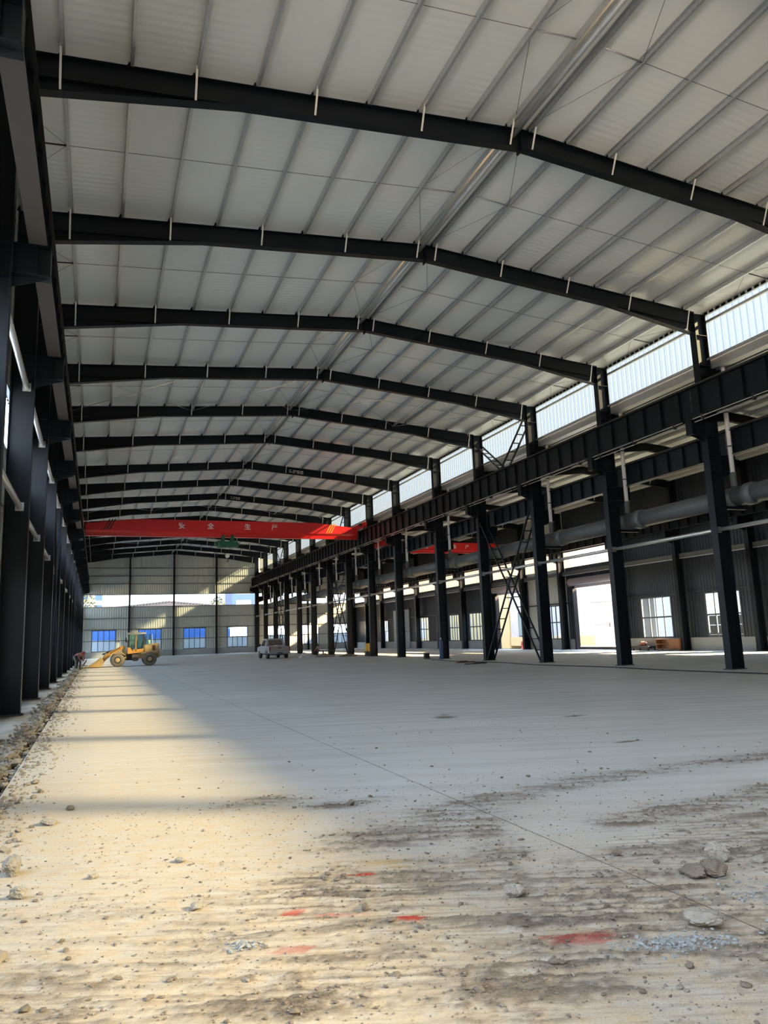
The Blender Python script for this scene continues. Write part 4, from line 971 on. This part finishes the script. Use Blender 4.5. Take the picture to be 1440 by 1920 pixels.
BK = simple('bucket_steel', (.40, .27, .10), .6, var=.35, scale=4)
bk = MB(); bo = [(-2.85, .05), (-1.68, .05), (-1.48, .16), (-1.45, .50), (-1.62, .74), (-1.68, .70), (-1.53, .48), (-1.56, .20), (-1.70, .11), (-2.85, .08)]
bk.prism(bo, 'y', -1.0, 1.0); bucket = bk.build('bucket', BK, L)
for s in (-1, 1): MB().prism([(-2.55, .06), (-1.6, .06), (-1.47, .18), (-1.46, .50), (-1.62, .72)], 'y', s*1.0-.02, s*1.0+.02).build('side_plate', BK, bucket)
MB().box(-2.95, -2.60, -1.0, 1.0, .03, .055).build('cutting_edge', M['dark'], bucket)

# ---------------------------------------------------------------- pickup truck (rear towards the camera)
PW = simple('pickup_white', (.30, .29, .285), .35, var=.1, scale=2); PG = simple('pickup_dirty', (.24, .20, .185), .6, var=.25, scale=3)
P = thing('pickup_truck', (14.56, 63.0, 0), 'dusty white pickup truck with its tailgate towards the camera', 'pickup truck')
W2 = .90
body = MB().prism([(0.05, .55), (0.02, 1.02), (1.55, 1.04), (1.60, 1.06), (3.55, 1.05), (4.95, .98), (5.12, .80), (5.12, .50), (4.6, .45), (.3, .45)], 'x', -W2, W2)
# prism along x takes (y,z) outlines
pb = body.build('body', PW, P)
cabm = MB(); 
cy = [(1.58, 1.04), (1.80, 1.60), (2.15, 1.70), (3.00, 1.70), (3.30, 1.62), (3.95, 1.06)]
n = len(cy); vs = [(-.86+.16*max(0, (z-1.04)/.66), y, z) for y, z in cy]+[(.86-.16*max(0, (z-1.04)/.66), y, z) for y, z in cy]
cabm.poly(vs, [tuple(range(n)), tuple(range(2*n-1, n-1, -1))]+[(i, i+n, (i+1) % n+n, (i+1) % n) for i in range(n)])
pc = cabm.build('cab', PW, P)
MB().poly([(-.62, 1.615, 1.14), (.62, 1.615, 1.14), (.56, 1.795, 1.56), (-.56, 1.795, 1.56), (-.62, 1.60, 1.145), (.62, 1.60, 1.145), (.56, 1.78, 1.565), (-.56, 1.78, 1.565)], [(4, 5, 6, 7), (3, 2, 1, 0), (0, 1, 5, 4), (2, 3, 7, 6), (1, 2, 6, 5), (3, 0, 4, 7)]).build('rear_window', M['car_glass'], pc)
for s in (-1, 1):
    for y0, y1 in ((1.95, 2.65), (2.72, 3.45)):
        MB().poly([(s*.868, y0, 1.10), (s*.868, y1, 1.10), (s*.745, min(y1, 3.2), 1.58), (s*.745, max(y0, 1.98), 1.58), (s*.855, y0, 1.10), (s*.855, y1, 1.10), (s*.735, min(y1, 3.2), 1.58), (s*.735, max(y0, 1.98), 1.58)], [(0, 1, 2, 3), (7, 6, 5, 4), (0, 4, 5, 1), (2, 6, 7, 3)]).build('side_window', M['car_glass'], pc)
    mr = MB(); mr.box(s*.92-.02, s*.92+.12*s if s > 0 else s*.92+.02, 3.42, 3.50, 1.08, 1.26) if False else mr.box(min(s*.90, s*1.08), max(s*.90, s*1.08), 3.42, 3.50, 1.08, 1.26); mr.build('mirror', M['black'], pc)
    MB().box(min(s*.80, s*.91), max(s*.80, s*.91), -.02, .06, .66, 1.00).build('tail_light', simple('tail_light_red', (.22, .015, .015), .3), P)
    MB().prism([(.55, .45), (.62, .78), (.85, .90), (1.35, .90), (1.58, .78), (1.65, .45), (1.58, .45), (1.45, .74), (1.25, .84), (.95, .84), (.75, .74), (.62, .45)], 'x', s*.905-.02, s*.905+.02).build('wheel_arch', PG, P)
tg = MB().box(-.80, .80, -.02, .05, .60, 1.04).build('tailgate', PG, P)
MB().box(-.12, .12, -.05, -.02, .86, .94).build('handle', M['dark'], tg)
bm = MB().box(-.86, .86, -.16, .02, .40, .56).build('rear_bumper', simple('bumper_grey', (.20, .20, .20), .5), P)
MB().box(-.24, .24, -.18, -.16, .42, .53).build('licence_plate', simple('plate_dark', (.03, .05, .10), .4), bm)
MB().box(-.16, .16, 1.545, 1.555, 1.06, 1.12).build('sticker', M['white_paint'], pc)
bedm = MB(); bedm.box(-.78, .78, .08, 1.52, .70, .74); bedm.build('bed_floor', M['dark'], P)
MB().box(-.72, .72, .1, 4.8, .30, .48).build('chassis', M['black'], P)
for y in (1.10, 4.15):
    for s in (-1, 1):
        o = MB().lathe([(.20, -.11), (.33, -.11), (.36, -.07), (.36, .07), (.33, .11), (.20, .11)], (0, 0, 0), 'x', 24).build('wheel', M['black'], P, (s*.80, y, .36))
        MB().lathe([(.21, s*.08), (.17, s*.05), (.06, s*.09)], (0, 0, 0), 'x', 18).build('rim', M['galv'], o)

# ---------------------------------------------------------------- people
def skin(name, verts, edges, radii, mat, parent=None, loc=None, root=0, sub=1):
    me = bpy.data.meshes.new(name); me.from_pydata([tuple(v) for v in verts], edges, []); me.materials.append(mat)
    o = link(name, me, parent, loc); md = o.modifiers.new('skin', 'SKIN'); md.use_smooth_shade = True
    for i, d in enumerate(me.skin_vertices[0].data):
        r = radii[i]; d.radius = r if isinstance(r, tuple) else (r, r); d.use_root = (i == root)
    s = o.modifiers.new('sub', 'SUBSURF'); s.levels = sub; s.render_levels = sub
    return o
SKIN = simple('skin', (.36, .20, .13), .6)
def person(loc, rz, J, label, jacket, trouser, hat, hatname):
    """J: joints in local metres: pelvis waist chest neck head, shoulder/elbow/wrist/hand and hip/knee/ankle/toe for both sides"""
    t = thing('person', loc, label, 'person', None, 'thing', rz)
    names = ['pelvis', 'waist', 'chest', 'neck', 'head', 'crown', 'shL', 'elL', 'wrL', 'haL', 'shR', 'elR', 'wrR', 'haR', 'hiL', 'knL', 'anL', 'toL', 'hiR', 'knR', 'anR', 'toR']
    rad = dict(pelvis=.13, waist=.12, chest=.14, neck=.055, head=.10, crown=.08, hiL=.09, hiR=.09, knL=.06, knR=.06, anL=.042, anR=.042, toL=.035, toR=.035, shL=.06, shR=.06, elL=.042, elR=.042, wrL=.03, wrR=.03, haL=.035, haR=.035)
    ed = [('pelvis', 'waist'), ('waist', 'chest'), ('chest', 'neck'), ('neck', 'head'), ('head', 'crown')]
    for s in 'LR': ed += [('chest', 'sh'+s), ('sh'+s, 'el'+s), ('el'+s, 'wr'+s), ('wr'+s, 'ha'+s), ('pelvis', 'hi'+s), ('hi'+s, 'kn'+s), ('kn'+s, 'an'+s), ('an'+s, 'to'+s)]
    ix = {n: i for i, n in enumerate(names)}
    skin('body', [J[n] for n in names], [(ix[a], ix[b]) for a, b in ed], [rad[n]*.92 for n in names], SKIN, t)
    def sub_(name, ns, es, k, mat):
        ii = {n: i for i, n in enumerate(ns)}
        return skin(name, [J[n] for n in ns], [(ii[a], ii[b]) for a, b in es], [rad[n]*k for n in ns], mat, t)
    sub_('jacket', ['chest', 'waist', 'pelvis', 'shL', 'elL', 'wrL', 'shR', 'elR', 'wrR'], [('chest', 'waist'), ('waist', 'pelvis'), ('chest', 'shL'), ('shL', 'elL'), ('elL', 'wrL'), ('chest', 'shR'), ('shR', 'elR'), ('elR', 'wrR')], 1.2, jacket)
    sub_('trousers', ['pelvis', 'hiL', 'knL', 'anL', 'hiR', 'knR', 'anR'], [('pelvis', 'hiL'), ('hiL', 'knL'), ('knL', 'anL'), ('pelvis', 'hiR'), ('hiR', 'knR'), ('knR', 'anR')], 1.22, trouser)
    for s in 'LR': skin('shoe', [J['an'+s], Vector(J['to'+s])], [(0, 1)], [.055, .05], M['black'], t)
    hd = Vector(J['head']); cr = Vector(J['crown']); up = (cr-hd).normalized()
    mb = MB(); mb.lathe([(.135, .02), (.13, .04), (.115, .08), (.08, .125), (.02, .14)], (0, 0, 0), 'z', 16)
    ho = mb.build(hatname, hat, t, hd); ho.rotation_euler = up.to_track_quat('Z', 'Y').to_euler()
    f = MB(); fw = Vector(J['face']).normalized(); side = fw.cross(up).normalized()
    for s in (-1, 1):
        c = hd+fw*.088+side*s*.035+up*.005; f.lathe([(.003, -.006), (.012, 0), (.003, .006)], tuple(c), 'z', 8)
    f.build('eyes', M['black'], t); nz = MB(); nz.bar(hd+fw*.085+up*.0, hd+fw*.115-up*.04, .025, .025); nz.build('nose', SKIN, t)
    return t
def pose_bent(lean):
    return dict(pelvis=(0, 0, .84), waist=(.10, 0, .98), chest=(.32, 0, 1.10), neck=(.46, 0, 1.12), head=(.58, 0, 1.10), crown=(.66, 0, 1.16), face=(.5, 0, -.8),
                shL=(.34, .17, 1.08), elL=(.40, .22, .82), wrL=(.50, .14, .60), haL=(.54, .12, .52), shR=(.34, -.17, 1.08), elR=(.40, -.22, .82), wrR=(.52, -.12, .62), haR=(.56, -.10, .54),
                hiL=(0, .09, .82), knL=(.08, .12, .46), anL=(-.02, .13, .08), toL=(.14, .14, .03), hiR=(0, -.09, .82), knR=(.12, -.12, .46), anR=(.04, -.13, .08), toR=(.20, -.14, .03))
def pose_squat():
    return dict(pelvis=(0, 0, .30), waist=(.06, 0, .46), chest=(.20, 0, .66), neck=(.27, 0, .80), head=(.33, 0, .90), crown=(.36, 0, 1.00), face=(.9, 0, -.45),
                shL=(.22, .17, .66), elL=(.42, .22, .50), wrL=(.60, .12, .46), haL=(.68, .08, .45), shR=(.22, -.17, .66), elR=(.42, -.22, .50), wrR=(.60, -.12, .46), haR=(.68, -.08, .45),
                hiL=(.02, .10, .28), knL=(.40, .18, .44), anL=(.18, .15, .08), toL=(.34, .17, .03), hiR=(.02, -.10, .28), knR=(.40, -.18, .44), anR=(.18, -.15, .08), toR=(.34, -.17, .03))
RB = simple('maroon_cloth', (.20, .055, .05), .9, var=.25, scale=8); RB2 = simple('rust_cloth', (.28, .10, .085), .9, var=.25, scale=8)
DKT = simple('dark_trousers', (.035, .035, .04), .9); GRT = simple('grey_trousers', (.20, .18, .16), .9)
person((-1.16, 58.2, 0), math.radians(-60), pose_bent(0), 'worker in rust-red jacket and red helmet bending over the trench', RB2, DKT, simple('helmet_red', (.35, .03, .03), .4), 'helmet')
person((-1.40, 59.6, 0), math.radians(-20), pose_bent(0), 'worker in maroon jacket bent over behind the red-helmeted one', RB, GRT, simple('hair_dark', (.02, .016, .014), .8), 'hair')
person((18.55, 66.4, 0), math.radians(-10), pose_squat(), 'worker in maroon jacket squatting beside a column past the pickup', RB, DKT, simple('hair_black', (.016, .014, .012), .8), 'hair')

# ---------------------------------------------------------------- tools, furniture and litter on the floor
t = thing('trestle', (19.35, 66.3, 0), 'low dark work trestle in front of the squatting worker', 'trestle')
MB().box(-.1, 1.1, -.2, .2, .44, .50).build('top', M['dark'], t)
for x in (0, 1.0):
    for y in (-.15, .15): MB().bar((x, y, 0), (x, y*.6, .45), .05, .05).build('leg', M['dark'], t)
t = thing('covered_machine', (21.0, 58.7, 0), 'yellow cover over dark equipment at the foot of a column', 'equipment')
MB().prism([(-.24, 0), (.24, 0), (.25, .42), (-.22, .46)], 'y', -.24, .24).build('body', M['dark'], t)
mb = MB(); mb.lathe([(.27, .38), (.29, .46), (.26, .70), (.24, .92), (.16, 1.02), (.04, 1.05)], (0, 0, 0), 'z', 16); mb.build('cover', simple('yellow_cover', (.62, .36, .05), .8, var=.2, scale=6), t)
t = thing('welding_set', (20.25, 45.3, 0), 'small black welding set standing by the gas cylinder', 'welder')
MB().prism([(-.17, .05), (.17, .05), (.17, .34), (.13, .38), (-.17, .38)], 'y', -.12, .12).build('case', M['black'], t); MB().tube([(-.12, 0, .38), (-.10, 0, .45), (.10, 0, .45), (.12, 0, .38)], .012, 6).build('handle', M['dark'], t)
for x in (-.12, .12): MB().box(x-.03, x+.03, -.10, .10, 0, .05).build('foot', M['dark'], t)
t = thing('welding_set', (22.6, 62.0, 0), 'small black machine beyond the yellow cover', 'welder')
MB().prism([(-.22, .05), (.22, .05), (.22, .38), (.15, .46), (-.22, .46)], 'y', -.15, .15).build('case', M['black'], t)
for x in (-.16, .16): MB().box(x-.04, x+.04, -.13, .13, 0, .05).build('foot', M['dark'], t)
t = thing('gas_cylinder', (20.52, 43.60, 0), 'dark blue gas cylinder standing against a middle-row column', 'gas cylinder')
MB().lathe([(.10, 0), (.115, .02), (.115, 1.02), (.10, 1.12), (.05, 1.20), (.04, 1.24)], (0, 0, 0), 'z', 18).build('bottle', simple('cylinder_blue', (.03, .06, .16), .4), t); MB().lathe([(.045, 1.23), (.05, 1.30), (.02, 1.36)], (0, 0, 0), 'z', 10).build('valve_cap', M['galv'], t)
CABLE = M['black']
def cable(name, pts, r, label, mat=CABLE):
    P = [Vector(p) for p in pts]; out = []
    for i in range(len(P)-1):
        a, b, c, d = P[max(i-1, 0)], P[i], P[i+1], P[min(i+2, len(P)-1)]
        for s in range(8):
            u = s/8; out.append(.5*((2*b)+(c-a)*u+(2*a-5*b+4*c-d)*u*u+(3*b-a-3*c+d)*u**3))
    out.append(P[-1]); return tag(MB().tube(out, r, 6).build(name, mat), label, 'cable', None, 'thing')
cable('power_cable', [(20.2, 45.2, .02), (19.6, 42.0, .02), (19.2, 38.6, .02), (19.6, 34.5, .02), (19.1, 30.0, .02), (19.5, 26.0, .02), (19.2, 21.5, .02), (19.5, 17.0, .02)], .02, 'black cable trailing along the floor before the middle columns')
def heap(x, y, r, h, label, mat, seed):
    rr = np.random.default_rng(seed); n, m = 18, 6; vs = []; 
    for j in range(m):
        f = j/(m-1); 
        for i in range(n):
            a = 2*math.pi*i/n; q = r*(1-f**1.4)*(1+.3*math.sin(3*a+seed)+rr.uniform(-.12, .12)); vs.append((q*math.cos(a)*1.5, q*math.sin(a), h*f*(1+rr.uniform(-.25, .25))))
    fs = [(j*n+i, j*n+(i+1) % n, (j+1)*n+(i+1) % n, (j+1)*n+i) for j in range(m-1) for i in range(n)]+[tuple(range((m-1)*n, m*n)), tuple(range(n))[::-1]]
    return tag(MB().poly(vs, fs).build('cloth_heap', mat, None, (x, y, 0)), label, 'heap', 'heaps of sheeting', 'thing')
TARP = simple('dirty_tarp', (.22, .19, .165), .9, var=.4, scale=5); TARPW = simple('pale_sheeting', (.52, .50, .47), .7, var=.2, scale=5)
heap(18.1, 61.6, .55, .28, 'brown dirty sheeting heaped on the floor left of a column', TARP, 1); heap(16.45, 62.2, .35, .42, 'crumpled pale plastic beside the pickup rear wheel', TARPW, 2)
heap(19.7, 60.4, .50, .22, 'dark rags and scrap heaped at the foot of a column', M['clod'], 3); heap(20.6, 61.2, .40, .14, 'pale litter spread between two columns', TARPW, 4)
t = thing('steel_offcut', (18.75, 36.8, 0), 'reddish steel offcut plate on the floor before the cross brace', 'offcut'); MB().box(-.5, .5, -.16, .16, .01, .07).build('plate', simple('rust_red', (.14, .05, .04), .8), t); MB().box(-.42, .10, -.05, .05, .07, .11).build('rib', M['dark'], t)
t = thing('steel_offcut', (18.3, 34.6, 0), 'dark flat steel offcut lying past the reddish one', 'offcut'); MB().box(-.7, .5, -.10, .10, .01, .05).build('plate', M['dark'], t); MB().box(-.2, .6, -.04, .04, .05, .08).build('bar', M['dark'], t)
# cabinet by the aisle wall
WD = simple('orange_wood', (.30, .115, .045), .5, var=.2, scale=4)
t = thing('wooden_cabinet', (35.15, 38.35, 0), 'orange wooden cabinet with an open shelf under the aisle window', 'cabinet')
for a in ((-.25, .25, 0, 2.2, .70, .75), (-.25, .25, 0, 2.2, .10, .14), (-.25, .25, 0, .05, .14, .70), (-.25, .25, 2.15, 2.2, .14, .70), (-.25, .25, 1.05, 1.10, .14, .70), (.22, .25, .05, 2.15, .14, .70)):
    MB().box(*a).build('panel', WD, t)
MB().box(-.25, .20, 1.10, 2.15, .40, .43).build('shelf', WD, t); d = MB().box(-.27, -.25, .03, 1.07, .15, .69).build('door', WD, t); MB().box(-.29, -.27, .95, .98, .36, .50).build('handle', M['dark'], d)
for y in (.1, 2.1):
    for x in (-.2, .2): MB().box(x-.03, x+.03, y-.03, y+.03, 0, .10).build('foot', WD, t)
for z, w in ((.14, .5), (.43, .6)): MB().box(-.15, .12, 1.3, 1.3+w, z, z+.10).build('box', M['dark'], t) if False else None
t = thing('low_bench', (35.0, 41.0, 0), 'low dark padded bench on the floor beside the cabinet', 'bench')
MB().box(-.35, .35, 0, 1.75, .14, .30).build('seat', M['black'], t)
for y in (.12, 1.6):
    for x in (-.28, .28): MB().box(x-.04, x+.04, y-.04, y+.04, 0, .14).build('leg', M['dark'], t)
t = thing('bench_roll', (35.0, 41.95, .30), 'dull red bundle lying on the dark bench', 'bundle'); MB().lathe([(.02, -.3), (.13, -.28), (.15, 0), (.13, .28), (.02, .3)], (0, 0, .14), 'y', 14).build('roll', RB2, t); MB().box(-.16, .16, -.03, .03, .0, .30).build('strap', M['dark'], t)
# ---------------------------------------------------------------- what stands outside
def outbuilding(name, loc, label, cat='building'): return thing(name, loc, label, cat)
# white building across the yard on the right
t = outbuilding('yard_building', (43.6, 40, 0), 'white ribbed sheet building across the yard, seen through the shutter doorways')
mb = MB(); corrugate(mb, [(0, 34, .95, 7.35)], lambda u, v, d: (-d, u, v), .30, .04); mb.build('sheet_panel', M['out_white'], t)
mb = MB(); corrugate(mb, [(0, 22, 7.35, 9.3)], lambda u, v, d: (-d, u, v), .30, .04); mb.build('sheet_panel', M['out_white'], t)
mb = MB(); corrugate(mb, [(22, 34, 7.35, 9.3)], lambda u, v, d: (-d, u, v), .30, .04); mb.build('sheet_panel', M['out_yellow'], t)
MB().box(-.10, .3, 0, 34, 0, .95).build('plinth', M['out_yellow'], t); MB().box(.02, 8, 0, 34, 0, 9.3).build('core', M['out_white'], t)
for a, b in ((13.2, 15.9), (15.93, 18.6)):
    d = MB().box(-.16, -.06, a, b, .02, 3.95).build('yard_door', M['out_white'], t); MB().box(-.18, -.16, a+.05, b-.05, 1.9, 1.95).build('rail', M['out_grey'], d); MB().box(-.20, -.16, (b-.35 if a < 15 else a+.25), (b-.28 if a < 15 else a+.32), 1.7, 2.1).build('handle', M['dark'], d)
MB().box(-.20, -.05, 12.9, 18.9, 3.97, 4.12).build('lintel', M['out_grey'], t)
w = MB().box(-.10, -.02, 34-4.0, 34-1.9, 1.0, 3.6).build('window', M['frame'], t); MB().box(-.12, -.10, 34-3.9, 34-2.0, 1.1, 3.5).build('pane', simple('green_pane', (.32, .40, .38), .2), w)
t = thing('fire_hydrant', (42.9, 70.6, 0), 'red fire hydrant standing in the yard beyond the shutter doorway', 'hydrant')
HR = simple('hydrant_red', (.45, .03, .025), .5)
MB().lathe([(.14, 0), (.14, .05), (.09, .07), (.09, .62), (.12, .64), (.12, .70), (.06, .80), (.03, .84)], (0, 0, -.30), 'z', 14).build('barrel', HR, t); MB().lathe([(.06, -.22), (.08, -.2), (.08, .2), (.06, .22)], (0, 0, .2), 'y', 12).build('outlet', HR, t)
t = outbuilding('yard_shed', (43.4, 74.2, 0), 'yellow rendered building across the yard past the white one')
MB().box(0, 8, 0, 45, -.3, 9.2).build('wall', M['out_yellow'], t); MB().box(-.3, 8.3, -.1, 45.2, 9.2, 9.4).build('roof', M['out_grey'], t)
for i in range(6): MB().box(-.03, .0, 2+7*i, 4.4+7*i, 1.0, 3.4).build('window', M['out_white'], t)
t = outbuilding('lean_to', (38.4, 44.4, 0), 'grey green lean-to block close outside the aisle window'); MB().box(0, 2.4, 0, 2.1, -.3, 4.6).build('wall', M['out_grey'], t); MB().box(-.2, 2.6, -.15, 2.25, 4.6, 4.75).build('roof', M['out_grey'], t)
t = outbuilding('yard_stack', (37.6, 33.0, 0), 'dark stacked material outside the aisle window', 'stack'); 
for i in range(4): MB().box(0, 1.6, .2*i, 7-.3*i, -.3+.62*i, .28+.62*i).build('layer', M['dark'], t)
# beyond the end wall
t = outbuilding('yard_fence', (-30, 109.0, 0), 'low grey yard wall seen through the lower end-wall panes', 'fence'); MB().box(0, 72, 0, .25, -.35, 2.25).build('wall', M['out_grey'], t); MB().box(0, 72, -.06, .31, 2.25, 2.33).build('coping', M['out_grey'], t)
t = outbuilding('blue_building', (-14, 112.6, 0), 'blue sheet building seen through the upper end-wall panes')
mb = MB(); corrugate(mb, [(0, 32.6, -.3, 5.6)], lambda u, v, d: (u, -d, v), .40, .05); mb.build('sheet_panel', M['out_blue'], t); MB().box(0, 32.6, .02, 5, -.3, 5.6).build('core', M['out_blue'], t); MB().box(-.2, 32.8, -.2, 5.2, 5.6, 5.75).build('roof', M['out_grey'], t)
t = outbuilding('gabled_shed', (11.3, 131, 0), 'pale shed with a ribbed low gable roof beyond the end wall')
MB().prism([(-13, -.3), (13, -.3), (13, 7.2), (0, 8.45), (-13, 7.2)], 'y', 0, 18).build('body', M['out_white'], t)
mb = MB()
for i in range(52):
    x = -13+i*.5; z = 8.45-abs(x+.12)*1.25/13; mb.box(x, x+.24, -.95, -.72, z-.12, z+.24)
mb.build('roof_ribs', simple('roof_slate', (.05, .06, .08), .6), t)
mb = MB(); mb.prism([(-13.2, 7.30), (0, 8.55), (13.2, 7.30), (13.2, 7.42), (0, 8.72), (-13.2, 7.42)], 'y', -.7, 18.3); mb.build('roof', simple('roof_grey_blue', (.20, .25, .32), .5), t)
t = outbuilding('far_tower', (-14.5, 190, 0), 'pale apartment tower with window columns far beyond the end wall')
MB().box(0, 17, 0, 12, -.3, 17).build('body', M['out_white'], t)
for i in range(5):
    for j in range(6): MB().box(1.2+3.2*i, 2.8+3.2*i, -.06, .0, 1.5+2.7*j, 3.1+2.7*j).build('window', M['out_blue'], t)
t = outbuilding('far_tower', (33.5, 200, 0), 'blue apartment block far beyond the end wall on the right'); MB().box(0, 6, 0, 12, -.3, 17).build('body', M['out_blue'], t); MB().box(6, 13, 2, 12, -.3, 13).build('wing', M['out_white'], t)
for j in range(5): MB().box(1, 5, -.06, 0, 2+3*j, 3.4+3*j).build('window', M['out_grey'], t)
def tree(x, y, h, r, label, seed):
    rr = np.random.default_rng(seed); t = thing('tree', (x, y, -.3), label, 'tree', 'trees beyond the end wall')
    MB().tube([(0, 0, 0), (.1, 0, h*.5), (0, .1, h*.85)], [.22, .15, .05], 8).build('trunk', M['dark'], t)
    n = 900; u = rr.normal(0, 1, (n, 3)); u /= np.linalg.norm(u, axis=1)[:, None]; p = u*(rr.uniform(.3, 1, (n, 1))**.5)*np.array([r, r, h*.38])+np.array([0, 0, h*.62])
    vs, fs = [], []
    for q in p:
        a, b = rr.normal(0, 1, 3), rr.normal(0, 1, 3); a = a/np.linalg.norm(a)*.28; b = b/np.linalg.norm(b)*.2; i = len(vs); vs += [tuple(q-a), tuple(q+b), tuple(q+a), tuple(q-b)]; fs.append((i, i+1, i+2, i+3))
    o = MB().poly(vs, fs).build('foliage', M['foliage'], t); o['kind'] = 'stuff'
tree(-2.2, 160, 12.5, 2.6, 'leafy tree before the pale tower beyond the end wall', 3); tree(24.5, 165, 12.0, 2.2, 'leafy tree above the gabled shed roof beyond the end wall', 4)
